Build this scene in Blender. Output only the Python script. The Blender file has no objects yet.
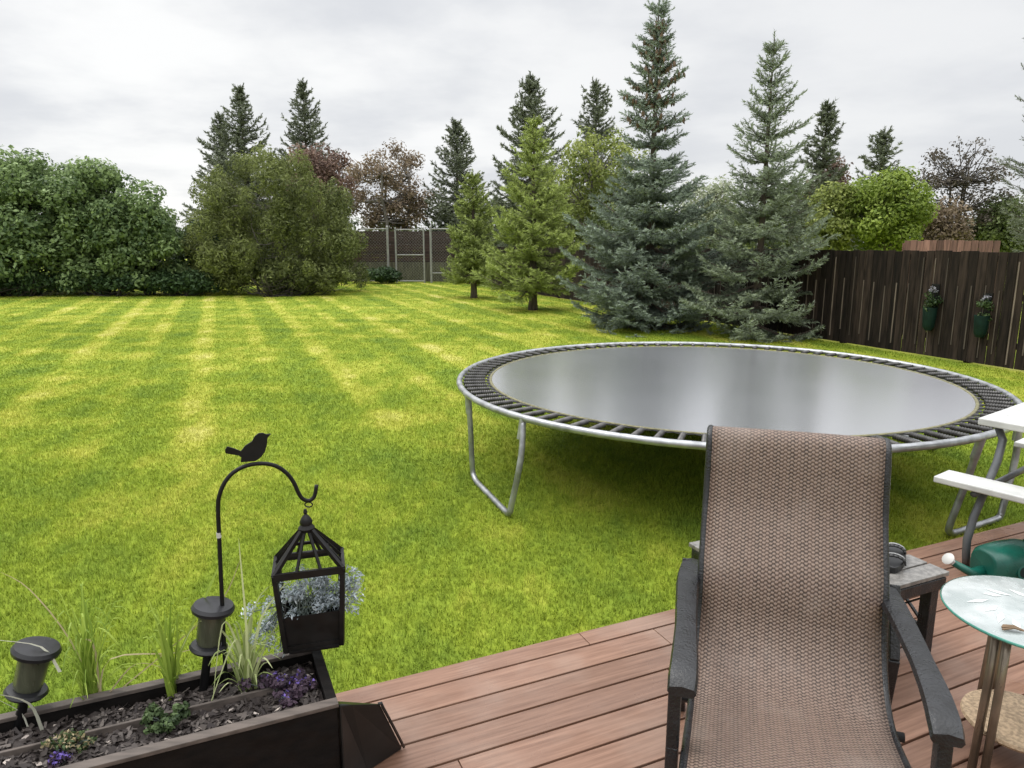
import bpy, bmesh, math, random
import numpy as np
from mathutils import Vector, Matrix, Euler
rad = math.radians
S = bpy.context.scene
COL = S.collection

# ------------------------------------------------------------------ camera, world, sun, exposure
F_PX = 710.0; PITCH = math.atan(140 / F_PX); EYE = 1.8
cd = bpy.data.cameras.new('camera'); cam = bpy.data.objects.new('camera', cd); COL.objects.link(cam)
cam.location = (0, 0, EYE); cam.rotation_euler = (rad(90) - PITCH, 0, 0)
cd.sensor_width = 36; cd.lens = 36 * F_PX / 1024; cd.clip_start = 0.05; cd.clip_end = 3000
S.camera = cam
SUN_EL, SUN_AZ = 58, 305          # azimuth clockwise from +Y (the view direction)
W = bpy.data.worlds.new('World'); S.world = W; W.use_nodes = True
nt = W.node_tree; nt.nodes.clear()
def N(t, tree=None, **kw):
    n = (tree or nt).nodes.new(t)
    for k, v in kw.items(): setattr(n, k, v)
    return n
def L(a, b, tree=None): (tree or nt).links.new(a, b)
def wmath(op, a, b=None, c=None, tree=None, clamp=False):
    n = N('ShaderNodeMath', tree, operation=op, use_clamp=clamp)
    for i, v in enumerate((a, b, c)):
        if v is None: continue
        if isinstance(v, (int, float)): n.inputs[i].default_value = v
        else: L(v, n.inputs[i], tree)
    return n.outputs[0]
def mixc(a, b, f, tree=None, blend='MIX'):
    n = N('ShaderNodeMix', tree, data_type='RGBA', blend_type=blend)
    for s, v in ((n.inputs[0], f), (n.inputs[6], a), (n.inputs[7], b)):
        if isinstance(v, (int, float)): s.default_value = v
        elif isinstance(v, tuple): s.default_value = (*v, 1) if len(v) == 3 else v
        else: L(v, s, tree)
    return n.outputs[2]
def maprange(v, a, b, c, d, tree=None, smooth=True):
    n = N('ShaderNodeMapRange', tree, interpolation_type='SMOOTHSTEP' if smooth else 'LINEAR')
    L(v, n.inputs[0], tree)
    for i, x in enumerate((a, b, c, d)): n.inputs[i + 1].default_value = x
    return n.outputs[0]
sky = N('ShaderNodeTexSky', sky_type='NISHITA', sun_disc=False, sun_elevation=rad(SUN_EL), sun_rotation=rad(SUN_AZ))
tc = N('ShaderNodeTexCoord'); sep = N('ShaderNodeSeparateXYZ'); L(tc.outputs['Generated'], sep.inputs[0])
X, Y_, Z = sep.outputs
# cloud layer: direction projected on a flat ceiling of cloud, overcast brighter overhead
zc = wmath('MAXIMUM', wmath('ADD', Z, 0.16), 0.05)
comb = N('ShaderNodeCombineXYZ'); L(wmath('DIVIDE', X, zc), comb.inputs[0]); L(wmath('DIVIDE', Y_, zc), comb.inputs[1])
nz = N('ShaderNodeTexNoise'); nz.inputs['Scale'].default_value = 1.05; nz.inputs['Detail'].default_value = 6; nz.inputs['Roughness'].default_value = .55
L(comb.outputs[0], nz.inputs[0])
nz2 = N('ShaderNodeTexNoise'); nz2.inputs['Scale'].default_value = .55; nz2.inputs['Detail'].default_value = 3
L(comb.outputs[0], nz2.inputs[0])
cl = wmath('ADD', wmath('MULTIPLY', nz.outputs[0], .6), wmath('MULTIPLY', nz2.outputs[0], .4))
cl = maprange(cl, .38, .58, 0, 1)
cl = wmath('MULTIPLY', cl, maprange(X, -.35, .5, 1.0, .55))
ramp = mixc((7.6, 7.75, 8.05), (10.3, 10.3, 10.2), cl)
zen = maprange(Z, .34, .95, 1.0, 3.4)
lay = N('ShaderNodeVectorMath', operation='SCALE'); L(ramp, lay.inputs[0]); L(zen, lay.inputs[3])
skycol = mixc(sky.outputs[0], lay.outputs[0], .94)
bg = N('ShaderNodeBackground'); bg.inputs[1].default_value = .1; L(skycol, bg.inputs[0])
wo = N('ShaderNodeOutputWorld'); L(bg.outputs[0], wo.inputs[0])
sd = bpy.data.lights.new('sun', 'SUN'); sd.energy = 1.3; sd.angle = rad(22); sd.color = (1, .96, .9)
sun = bpy.data.objects.new('sun', sd); COL.objects.link(sun); sun.location = (0, 0, 30)
sun.rotation_euler = Euler((rad(90 - SUN_EL), 0, -rad(SUN_AZ) + math.pi), 'XYZ')
S.view_settings.view_transform = 'Standard'; S.view_settings.look = 'None'
S.view_settings.exposure = 0; S.view_settings.gamma = 1; S.view_settings.use_curve_mapping = False
S.cycles.max_bounces = 6; S.cycles.diffuse_bounces = 3; S.cycles.transparent_max_bounces = 16
S.cycles.caustics_reflective = False; S.cycles.caustics_refractive = False

# ------------------------------------------------------------------ helpers: rays from the photograph's viewpoint to points of the place
cp, sp = math.cos(PITCH), math.sin(PITCH)
def ray(px, py):
    x = (px - 512) / F_PX; y = -(py - 384) / F_PX
    return np.array([x, cp + sp * y, -sp + cp * y])
def G(px, py, z=0.0):                       # point on the horizontal plane z
    d = ray(px, py); t = (z - EYE) / d[2]; return np.array([d[0] * t, d[1] * t, z])
def D(px, py, Y):                           # point at distance Y
    d = ray(px, py); t = Y / d[1]; return np.array([d[0] * t, Y, EYE + d[2] * t])
def PL(px, py, p, n):                       # point on a vertical plane
    d = ray(px, py); o = np.array([0, 0, EYE]); t = ((np.array(p) - o) @ np.array(n)) / (d @ np.array(n)); return o + d * t
U = np.array([.913, .408, 0]); NV = np.array([-.408, .913, 0])     # along / across the deck boards
def DK(a, b, z=0): return U * a + NV * b + np.array([0, 0, z])
DECK = 0.2

# ------------------------------------------------------------------ mesh building
WL = {}
def empty(name, loc, label, cat, group=None, kind=None):
    o = bpy.data.objects.new(name, None); COL.objects.link(o); o.location = tuple(loc); o.empty_display_size = .1
    o['label'] = label; o['category'] = cat
    if group: o['group'] = group
    if kind: o['kind'] = kind
    WL[o.name] = np.array(loc, float)
    return o
def link(name, me, m, parent=None, loc=(0, 0, 0)):
    o = bpy.data.objects.new(name, me); COL.objects.link(o)
    if m is not None: me.materials.append(m)
    if parent is not None: o.parent = parent; WL[o.name] = WL[parent.name]
    else: o.location = tuple(loc); WL[o.name] = np.array(loc, float)
    return o
class MB:
    def __init__(s): s.v = []; s.f = []; s.t = []; s.tint = 1.0
    def add(s, vs, fs):
        b = len(s.v); s.v.extend([tuple(map(float, p)) for p in vs]); s.f.extend([tuple(b + i for i in f) for f in fs]); s.t.extend([s.tint] * len(vs))
    def box(s, c, size, ax=(1, 0, 0), ay=None, az=None):
        ax = np.array(ax, float); ax /= np.linalg.norm(ax)
        az = np.array((0, 0, 1.) if az is None else az, float)
        ay = np.cross(az, ax) if ay is None else np.array(ay, float); ay /= np.linalg.norm(ay)
        az = np.cross(ax, ay)
        c = np.array(c, float); h = np.array(size) / 2
        vs = [c + ax * h[0] * i + ay * h[1] * j + az * h[2] * k for i in (-1, 1) for j in (-1, 1) for k in (-1, 1)]
        s.add(vs, [(0, 1, 3, 2), (4, 6, 7, 5), (0, 4, 5, 1), (2, 3, 7, 6), (0, 2, 6, 4), (1, 5, 7, 3)])
    def bar(s, a, b, w, h, up=(0, 0, 1)):
        a = np.array(a, float); b = np.array(b, float); d = b - a; l = np.linalg.norm(d); d /= l
        up = np.array(up, float)
        if abs(d @ up) > .98: up = np.array([1., 0, 0])
        y = np.cross(up, d); y /= np.linalg.norm(y)
        s.box((a + b) / 2, (l, w, h), d, y)
    def tube(s, pts, r, n=8, closed=False, caps=True, flat=1.0):
        P = [np.array(p, float) for p in pts]; m = len(P)
        rs = r if hasattr(r, '__len__') else [r] * m
        ref = np.array([0, 0, 1.]); vs = []; fs = []; prev = None
        for i in range(m):
            if closed: t = P[(i + 1) % m] - P[i - 1]
            else: t = P[min(i + 1, m - 1)] - P[max(i - 1, 0)]
            t = t / (np.linalg.norm(t) + 1e-12)
            if prev is None:
                ref = np.array([0, 0, 1.]) if abs(t[2]) < .9 else np.array([1., 0, 0])
                a = np.cross(t, ref)
            else: a = prev - t * (prev @ t)
            a /= (np.linalg.norm(a) + 1e-12); prev = a; b = np.cross(t, a)
            for k in range(n):
                q = 2 * math.pi * k / n; vs.append(P[i] + (a * math.cos(q) + b * math.sin(q) * flat) * rs[i])
        for i in range(m if closed else m - 1):
            j = (i + 1) % m
            for k in range(n): fs.append((i * n + k, i * n + (k + 1) % n, j * n + (k + 1) % n, j * n + k))
        if caps and not closed: fs.append(tuple(range(n - 1, -1, -1))); fs.append(tuple((m - 1) * n + k for k in range(n)))
        s.add(vs, fs)
    def lathe(s, prof, c=(0, 0, 0), axis=(0, 0, 1), n=20):
        c = np.array(c, float); az = np.array(axis, float); az /= np.linalg.norm(az)
        ax = np.cross((0, 1, 0) if abs(az[1]) < .9 else (1, 0, 0), az); ax /= np.linalg.norm(ax); ay = np.cross(az, ax)
        vs = []; fs = []
        for r, z in prof:
            for k in range(n):
                q = 2 * math.pi * k / n; vs.append(c + az * z + (ax * math.cos(q) + ay * math.sin(q)) * max(r, 1e-4))
        for i in range(len(prof) - 1):
            for k in range(n): fs.append((i * n + k, i * n + (k + 1) % n, (i + 1) * n + (k + 1) % n, (i + 1) * n + k))
        fs.append(tuple(range(n - 1, -1, -1))); fs.append(tuple((len(prof) - 1) * n + k for k in range(n)))
        s.add(vs, fs)
    def prism(s, poly, d):                   # planar polygon of points, pushed by vector d
        d = np.array(d, float); n = len(poly); P = [np.array(p, float) for p in poly]
        s.add(P + [p + d for p in P], [tuple(range(n)), tuple(range(2 * n - 1, n - 1, -1))] + [(i, i + n, (i + 1) % n + n, (i + 1) % n) for i in range(n)])
    def ribbon(s, pts, w, side, taper=True):
        side = np.array(side, float); m = len(pts); vs = []
        for i, p in enumerate(pts):
            t = i / (m - 1); ww = w * ((1 - t) ** .6 if taper else 1) + .0006
            p = np.array(p, float); vs += [p - side * ww / 2, p + side * ww / 2]
        s.add(vs, [(2 * i, 2 * i + 1, 2 * i + 3, 2 * i + 2) for i in range(m - 1)])
    def build(s, name, m, parent=None, loc=(0, 0, 0), smooth=False, bevel=0, subsurf=0, label=None):
        o0 = WL[parent.name] if parent is not None else np.array(loc, float)
        me = bpy.data.meshes.new(name)
        me.from_pydata([tuple(np.array(p) - o0) for p in s.v], [], s.f)
        a = me.attributes.new('tint', 'FLOAT', 'POINT'); a.data.foreach_set('value', np.array(s.t, np.float32))
        bm = bmesh.new(); bm.from_mesh(me); bmesh.ops.recalc_face_normals(bm, faces=bm.faces); bm.to_mesh(me); bm.free()
        if smooth: me.shade_smooth() if hasattr(me, 'shade_smooth') else None
        o = link(name, me, m, parent, loc)
        if smooth == 'auto': me.set_sharp_from_angle(angle=rad(40))
        if subsurf:
            md = o.modifiers.new('subsurf', 'SUBSURF'); md.levels = subsurf; md.render_levels = subsurf
        if bevel:
            md = o.modifiers.new('bevel', 'BEVEL'); md.width = bevel; md.segments = 2; md.limit_method = 'ANGLE'; md.angle_limit = rad(40)
        if label: o['label'] = label
        return o
def tag(o, label, cat, group=None, kind=None):
    if label: o['label'] = label
    if cat: o['category'] = cat
    if group: o['group'] = group
    if kind: o['kind'] = kind
    return o
def np_obj(name, V, Fc, m, parent=None, loc=(0, 0, 0), tint=None, smooth=False):
    V = np.asarray(V, np.float32).reshape(-1, 3); Fc = np.asarray(Fc, np.int32); k = Fc.shape[1]
    o0 = WL[parent.name] if parent is not None else np.array(loc, float)
    me = bpy.data.meshes.new(name)
    me.vertices.add(len(V)); me.vertices.foreach_set('co', (V - o0.astype(np.float32)).ravel())
    me.loops.add(Fc.size); me.loops.foreach_set('vertex_index', Fc.ravel())
    me.polygons.add(len(Fc)); me.polygons.foreach_set('loop_start', np.arange(0, Fc.size, k, dtype=np.int32))
    me.polygons.foreach_set('loop_total', np.full(len(Fc), k, np.int32))
    if tint is not None:
        a = me.attributes.new('tint', 'FLOAT', 'POINT'); a.data.foreach_set('value', np.asarray(tint, np.float32))
    me.update(calc_edges=True)
    if smooth: me.polygons.foreach_set('use_smooth', np.ones(len(Fc), bool))
    return link(name, me, m, parent, loc)

# ------------------------------------------------------------------ materials
def newmat(name):
    m = bpy.data.materials.new(name); m.use_nodes = True; t = m.node_tree
    b = t.nodes['Principled BSDF']; return m, t, b
def mat(name, col, rough=.6, metal=0, var=.25, scale=8, bump=0, bscale=60, spec=.5, coat=0, stretch=(1, 1, 1), col2=None, rvar=0, tint=0, detail=6):
    m, t, b = newmat(name)
    tcn = N('ShaderNodeTexCoord', t); mp = N('ShaderNodeMapping', t); L(tcn.outputs['Object'], mp.inputs[0], t); mp.inputs['Scale'].default_value = stretch
    n1 = N('ShaderNodeTexNoise', t); n1.inputs['Scale'].default_value = scale; n1.inputs['Detail'].default_value = detail; L(mp.outputs[0], n1.inputs[0], t)
    fac = maprange(n1.outputs[0], .3, .7, 0, 1, t)
    a = tuple(c * (1 - var) for c in col); c2 = col2 or tuple(min(1, c * (1 + var)) for c in col)
    c = mixc(a, c2, fac, t)
    if tint:
        at = N('ShaderNodeAttribute', t, attribute_name='tint'); sc = N('ShaderNodeVectorMath', t, operation='SCALE'); L(c, sc.inputs[0], t); L(at.outputs['Fac'], sc.inputs[3], t); c = sc.outputs[0]
    L(c, b.inputs['Base Color'], t)
    b.inputs['Metallic'].default_value = metal; b.inputs['Specular IOR Level'].default_value = spec; b.inputs['Coat Weight'].default_value = coat
    if rvar:
        n3 = N('ShaderNodeTexNoise', t); n3.inputs['Scale'].default_value = scale * .7; n3.inputs['Detail'].default_value = 4; L(mp.outputs[0], n3.inputs[0], t)
        L(maprange(n3.outputs[0], .35, .65, max(.03, rough - rvar), min(1, rough + rvar), t), b.inputs['Roughness'], t)
    else: b.inputs['Roughness'].default_value = rough
    if bump:
        n2 = N('ShaderNodeTexNoise', t); n2.inputs['Scale'].default_value = bscale; n2.inputs['Detail'].default_value = 4; L(mp.outputs[0], n2.inputs[0], t)
        bp = N('ShaderNodeBump', t); bp.inputs['Strength'].default_value = bump; bp.inputs['Distance'].default_value = .01; L(n2.outputs[0], bp.inputs['Height'], t); L(bp.outputs[0], b.inputs['Normal'], t)
    return m
def leafmat(name, dark, light, trans=.25, rough=.55, spec=.25):
    m, t, b = newmat(name)
    at = N('ShaderNodeAttribute', t, attribute_name='tint')
    c = mixc(dark, light, at.outputs['Fac'], t)
    L(c, b.inputs['Base Color'], t); b.inputs['Roughness'].default_value = rough; b.inputs['Specular IOR Level'].default_value = spec
    tr = N('ShaderNodeBsdfTranslucent', t); L(c, tr.inputs[0], t)
    mx = N('ShaderNodeMixShader', t); mx.inputs[0].default_value = trans; L(b.outputs[0], mx.inputs[1], t); L(tr.outputs[0], mx.inputs[2], t)
    L(mx.outputs[0], t.nodes['Material Output'].inputs[0], t)
    return m
M = {}
M['bark'] = mat('bark', (.09, .07, .055), .9, var=.4, scale=14, bump=.5, stretch=(1, 1, .25))
M['greybark'] = mat('grey_bark', (.16, .145, .13), .9, var=.35, scale=14, bump=.4, stretch=(1, 1, .25))
M['darkbark'] = mat('dark_bark', (.05, .042, .036), .9, var=.4, scale=14, bump=.4)
M['blackmetal'] = mat('black_metal', (.004, .004, .0045), .5, spec=.3, var=.3, scale=30, rvar=.12)
M['wetblack'] = mat('wet_black_metal', (.009, .0095, .011), .34, var=.4, scale=26, rvar=.16, bump=.35, bscale=150, spec=.5)
M['galv'] = mat('galvanised_steel', (.36, .37, .38), .42, metal=.75, var=.22, scale=14, rvar=.12)
M['galvlight'] = mat('pale_weathered_steel', (.32, .32, .31), .6, metal=.2, var=.15, scale=10)
M['darkgalv'] = mat('dull_steel_spring', (.07, .068, .066), .4, metal=.55, var=.35, scale=20)
M['white'] = mat('white_board', (.52, .525, .51), .5, var=.13, scale=7, bump=.25, bscale=30, detail=8, rvar=.12)

# ------------------------------------------------------------------ ground
def stripe_color(t):
    geo = N('ShaderNodeNewGeometry', t); sx = N('ShaderNodeSeparateXYZ', t); L(geo.outputs['Position'], sx.inputs[0], t)
    flat = N('ShaderNodeCombineXYZ', t); L(sx.outputs[0], flat.inputs[0], t); L(sx.outputs[1], flat.inputs[1], t)
    def noise(sc, det=4, st=None, rough=.55):
        n = N('ShaderNodeTexNoise', t); n.inputs['Scale'].default_value = sc; n.inputs['Detail'].default_value = det; n.inputs['Roughness'].default_value = rough
        if st:
            mp = N('ShaderNodeMapping', t); L(flat.outputs[0], mp.inputs[0], t); mp.inputs['Rotation'].default_value = (0, 0, st[2]); mp.inputs['Scale'].default_value = (st[0], st[1], 1); L(mp.outputs[0], n.inputs[0], t)
        else: L(flat.outputs[0], n.inputs[0], t)
        return n.outputs[0]
    wob = wmath('MULTIPLY', wmath('SUBTRACT', noise(.16, 2), .5), 1.1, tree=t)
    c = wmath('ADD', wmath('ADD', wmath('MULTIPLY', sx.outputs[0], .926, tree=t), wmath('MULTIPLY', sx.outputs[1], .379, tree=t), tree=t), wob, tree=t)
    sn = wmath('SINE', wmath('MULTIPLY', c, 2 * math.pi / .92, tree=t), tree=t)
    lines = maprange(sn, -.1, 1.0, 0, 1, t)
    sn2 = wmath('SINE', wmath('MULTIPLY', c, math.pi / .92, tree=t), tree=t)
    alt = maprange(sn2, -.5, .5, 0, 1, t)
    # cross passes along the far end, an older mowing
    c2 = wmath('ADD', wmath('MULTIPLY', sx.outputs[1], .95, tree=t), wmath('ADD', wmath('MULTIPLY', sx.outputs[0], .22, tree=t), wob, tree=t), tree=t)
    cross = maprange(wmath('SINE', wmath('MULTIPLY', c2, 2 * math.pi / 1.0, tree=t), tree=t), -.2, 1, 0, 1, t)
    far = maprange(sx.outputs[1], 4.5, 8.5, .25, 1, t)
    msk = maprange(noise(.16, 3), .4, .62, .55, 1, t)
    blotch = maprange(noise(.55, 5, None, .62), .38, .64, 0, 1, t)
    streak = maprange(noise(2.2, 5, (1.0, .3, rad(-60)), .62), .36, .66, 0, 1, t)
    fine = maprange(noise(9, 4, None, .7), .35, .65, 0, 1, t)
    v = wmath('MULTIPLY', lines, wmath('MULTIPLY', far, wmath('MULTIPLY', msk, .34, tree=t), tree=t), tree=t)
    v = wmath('ADD', v, wmath('MULTIPLY', wmath('SUBTRACT', alt, .5, tree=t), wmath('MULTIPLY', far, .14, tree=t), tree=t), tree=t)
    v = wmath('ADD', v, wmath('MULTIPLY', cross, wmath('MULTIPLY', far, .10, tree=t), tree=t), tree=t)
    v = wmath('ADD', v, wmath('MULTIPLY', blotch, .30, tree=t), tree=t)
    v = wmath('ADD', v, wmath('MULTIPLY', streak, .26, tree=t), tree=t)
    v = wmath('ADD', v, wmath('MULTIPLY', fine, .16, tree=t), tree=t)
    v = wmath('ADD', v, -.02, tree=t, clamp=True)
    cr = N('ShaderNodeValToRGB', t); L(v, cr.inputs[0], t)
    e = cr.color_ramp.elements; e[0].position = 0; e[0].color = (.13, .20, .026, 1); e[1].position = 1; e[1].color = (.48, .46, .14, 1)
    x = e.new(.4); x.color = (.225, .285, .030, 1); x = e.new(.7); x.color = (.365, .38, .06, 1)
    return cr.outputs[0]
m, t, b = newmat('lawn'); L(stripe_color(t), b.inputs['Base Color'], t); b.inputs['Roughness'].default_value = .9; b.inputs['Specular IOR Level'].default_value = .1
M['lawn'] = m
m, t, b = newmat('grass_blades'); c = stripe_color(t)
at = N('ShaderNodeAttribute', t, attribute_name='tint'); sc = N('ShaderNodeVectorMath', t, operation='SCALE'); L(c, sc.inputs[0], t); L(at.outputs['Fac'], sc.inputs[3], t)
L(sc.outputs[0], b.inputs['Base Color'], t); b.inputs['Roughness'].default_value = .65; b.inputs['Specular IOR Level'].default_value = .08
tr = N('ShaderNodeBsdfTranslucent', t); L(sc.outputs[0], tr.inputs[0], t); mx = N('ShaderNodeMixShader', t); mx.inputs[0].default_value = .3
L(b.outputs[0], mx.inputs[1], t); L(tr.outputs[0], mx.inputs[2], t); L(mx.outputs[0], t.nodes['Material Output'].inputs[0], t)
M['blades'] = m

g = MB(); g.add([(-900, -60, 0), (900, -60, 0), (900, 1600, 0), (-900, 1600, 0)], [(0, 1, 2, 3)])
tag(g.build('lawn', M['lawn']), None, None, kind='structure')

rng = np.random.default_rng(7)
def make_blades(y0, y1, dens, ln, wd, lean=.75, tv=(.8, 1.4)):
    # scatter inside the wedge of lawn the garden shows, a bit wider than the frame
    xm = y1 * .86 + 1.0; n = int(dens * 2 * xm * (y1 - y0))
    P = np.c_[rng.uniform(-xm, xm, n), rng.uniform(y0, y1, n)]; P[:, 1] += rng.normal(0, .11 * P[:, 1])    # bands of density melt into each other
    k = np.abs(P[:, 0]) < P[:, 1] * .86 + 1.0
    k &= (P @ NV[:2]) > 2.42                                              # not under the deck
    fx = 5.886 - (P[:, 1] - 13.475) * .409; k &= P[:, 0] < fx - .05; k &= P[:, 1] < 34.3        # not beyond the side fence
    P = P[k]; n = len(P)
    az = rng.uniform(0, 2 * np.pi, n); tilt = rng.uniform(.35, lean + .6, n); l = ln * rng.uniform(.6, 1.25, n)
    h = np.c_[np.cos(az), np.sin(az)]; s = np.c_[-h[:, 1], h[:, 0]]
    w = wd * rng.uniform(.7, 1.3, n)[:, None] / 2
    b0 = np.c_[P - s * w, np.zeros(n)]; b1 = np.c_[P + s * w, np.zeros(n)]
    mid = np.c_[P + h * (l * .35 * np.sin(tilt))[:, None], l * .55 * np.cos(tilt * .6)]
    m0 = mid.copy(); m1 = mid.copy(); m0[:, :2] -= s * w * .8; m1[:, :2] += s * w * .8
    tip = np.c_[P + h * (l * np.sin(tilt))[:, None], l * np.cos(tilt) * .92 + .004]
    V = np.stack([b0, b1, m1, m0, tip], 1).reshape(-1, 3)
    i = np.arange(n)[:, None] * 5
    F4 = np.concatenate([i + [[0, 1, 2]], i + [[0, 2, 3]], i + [[3, 2, 4]]], 1).reshape(-1, 3)
    tint = np.repeat(rng.uniform(*tv, n), 5)
    return V, F4, tint
parts = [make_blades(2.2, 5.5, 8500, .036, .0042), make_blades(5.5, 9, 3600, .034, .0065, .9, (.9, 1.3)), make_blades(9, 17, 1300, .03, .010, 1.0, (.95, 1.25)), make_blades(17, 34.5, 260, .03, .018, 1.05, (1, 1.2))]
off = 0; VV = []; FF = []; TT = []
for v, f, tt in parts: VV.append(v); FF.append(f + off); TT.append(tt); off += len(v)
o = np_obj('lawn_grass', np.concatenate(VV), np.concatenate(FF), M['blades'], tint=np.concatenate(TT))
tag(o, 'short mown yellow green grass blades of the lawn', 'grass', kind='stuff')

# ------------------------------------------------------------------ deck of composite boards
EDGE = 2.375
m, t, b = newmat('deck_board')
tcn = N('ShaderNodeTexCoord', t)
mp = N('ShaderNodeMapping', t); L(tcn.outputs['Object'], mp.inputs[0], t); mp.inputs['Scale'].default_value = (.7, 14, 14)
n1 = N('ShaderNodeTexNoise', t); n1.inputs['Scale'].default_value = 5; n1.inputs['Detail'].default_value = 8; n1.inputs['Roughness'].default_value = .6; L(mp.outputs[0], n1.inputs[0], t)
n2 = N('ShaderNodeTexNoise', t); n2.inputs['Scale'].default_value = 3.2; n2.inputs['Detail'].default_value = 5; L(tcn.outputs['Object'], n2.inputs[0], t)
c = mixc((.125, .062, .038), (.255, .145, .098), maprange(n1.outputs[0], .18, .82, 0, 1, t), t)
c = mixc(c, (.26, .185, .145), wmath('MULTIPLY', maprange(n2.outputs[0], .48, .7, 0, 1, t), .4, tree=t), t)
at = N('ShaderNodeAttribute', t, attribute_name='tint'); sc = N('ShaderNodeVectorMath', t, operation='SCALE'); L(c, sc.inputs[0], t); L(at.outputs['Fac'], sc.inputs[3], t)
L(sc.outputs[0], b.inputs['Base Color'], t)
n3 = N('ShaderNodeTexNoise', t); n3.inputs['Scale'].default_value = 2.4; n3.inputs['Detail'].default_value = 6; L(tcn.outputs['Object'], n3.inputs[0], t)
L(maprange(n3.outputs[0], .42, .62, .6, .16, t), b.inputs['Roughness'], t); b.inputs['Specular IOR Level'].default_value = .45
bp = N('ShaderNodeBump', t); bp.inputs['Strength'].default_value = .25; bp.inputs['Distance'].default_value = .004; L(n1.outputs[0], bp.inputs['Height'], t); L(bp.outputs[0], b.inputs['Normal'], t)
M['deck'] = m
R = random.Random(5)
d = MB(); row = 0; e = EDGE
while e > -2.2:
    w = .104 if row == 0 else .132
    joints = {0: [.62 * 1, 3.9], 5: [.31, 4.0], 4: [2.1], 2: [-1.2, 3.2], 3: [1.55]}.get(row, [R.uniform(-1.5, 0), R.uniform(1.6, 4)])
    if row == 0: joints = [float(G(583, 637, DECK) @ U), 3.9]
    if row == 4: joints = [float(G(452, 748, DECK) @ U), 3.0]
    xs = [-4.2] + joints + [6.2]
    for x0, x1 in zip(xs[:-1], xs[1:]):
        d.tint = R.uniform(.86, 1.14)
        d.box(((x0 + x1) / 2, e - w / 2, DECK - .0125), (x1 - x0 - .003, w - .009, .025), (1, 0, 0))
    e -= w; row += 1
me_o = d.build('deck', M['deck'], bevel=.0025)
me_o.rotation_euler = (0, 0, math.atan2(U[1], U[0])); tag(me_o, None, None, kind='structure')
M['darkwood'] = mat('dark_joist', (.03, .02, .016), .8)
d = MB()
d.box((1, EDGE - .012 - 2.2, .072), (10.3, 4.36, .142), (1, 0, 0))
o = d.build('deck_frame', M['darkwood']); o.rotation_euler = me_o.rotation_euler; tag(o, None, None, kind='structure')
d = MB(); d.tint = .8
d.box((1, EDGE + .008, .09), (10.4, .02, .165), (1, 0, 0))
o = d.build('deck_fascia', M['deck']); o.rotation_euler = me_o.rotation_euler; tag(o, None, None, kind='structure')

# ------------------------------------------------------------------ conifers
def frames(d, up=None):
    d = d / (np.linalg.norm(d, axis=1, keepdims=True) + 1e-9)
    ref = np.tile([0., 0, 1], (len(d), 1)); ref[np.abs(d[:, 2]) > .95] = [1, 0, 0]
    a = np.cross(d, ref); a /= np.linalg.norm(a, axis=1, keepdims=True); b = np.cross(a, d)
    return d, a, b
def needle_mesh(P, Dr, Ln, T, rg, K=9, nl=.05, nw=.014):
    n = len(P); d, a, b = frames(Dr)
    ph = rg.uniform(0, 2 * np.pi, (n, K)); s = (np.arange(K)[None] + rg.uniform(0, 1, (n, K))) / K
    fw = rg.uniform(.5, 1.0, (n, K)); out = np.sqrt(np.maximum(1 - fw ** 2 * .8, .1))
    rd = a[:, None] * np.cos(ph)[..., None] + b[:, None] * np.sin(ph)[..., None]
    root = P[:, None] + d[:, None] * (s * Ln[:, None])[..., None]
    l = nl * rg.uniform(.7, 1.2, (n, K))[..., None]
    tip = root + (d[:, None] * fw[..., None] + rd * out[..., None]) * l
    side = np.cross(np.broadcast_to(d[:, None], rd.shape), rd) * nw / 2 + d[:, None] * nw * .3 * rg.uniform(-1, 1, (n, K))[..., None]
    V = np.stack([root - side, root + side, tip], 2).reshape(-1, 3)
    Fc = np.arange(len(V)).reshape(-1, 3)
    tint = np.clip(np.repeat(T, K * 3).reshape(n, K, 3) + rg.uniform(-.12, .12, (n, K))[..., None], 0, 1).ravel()
    return V, Fc, tint
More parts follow.
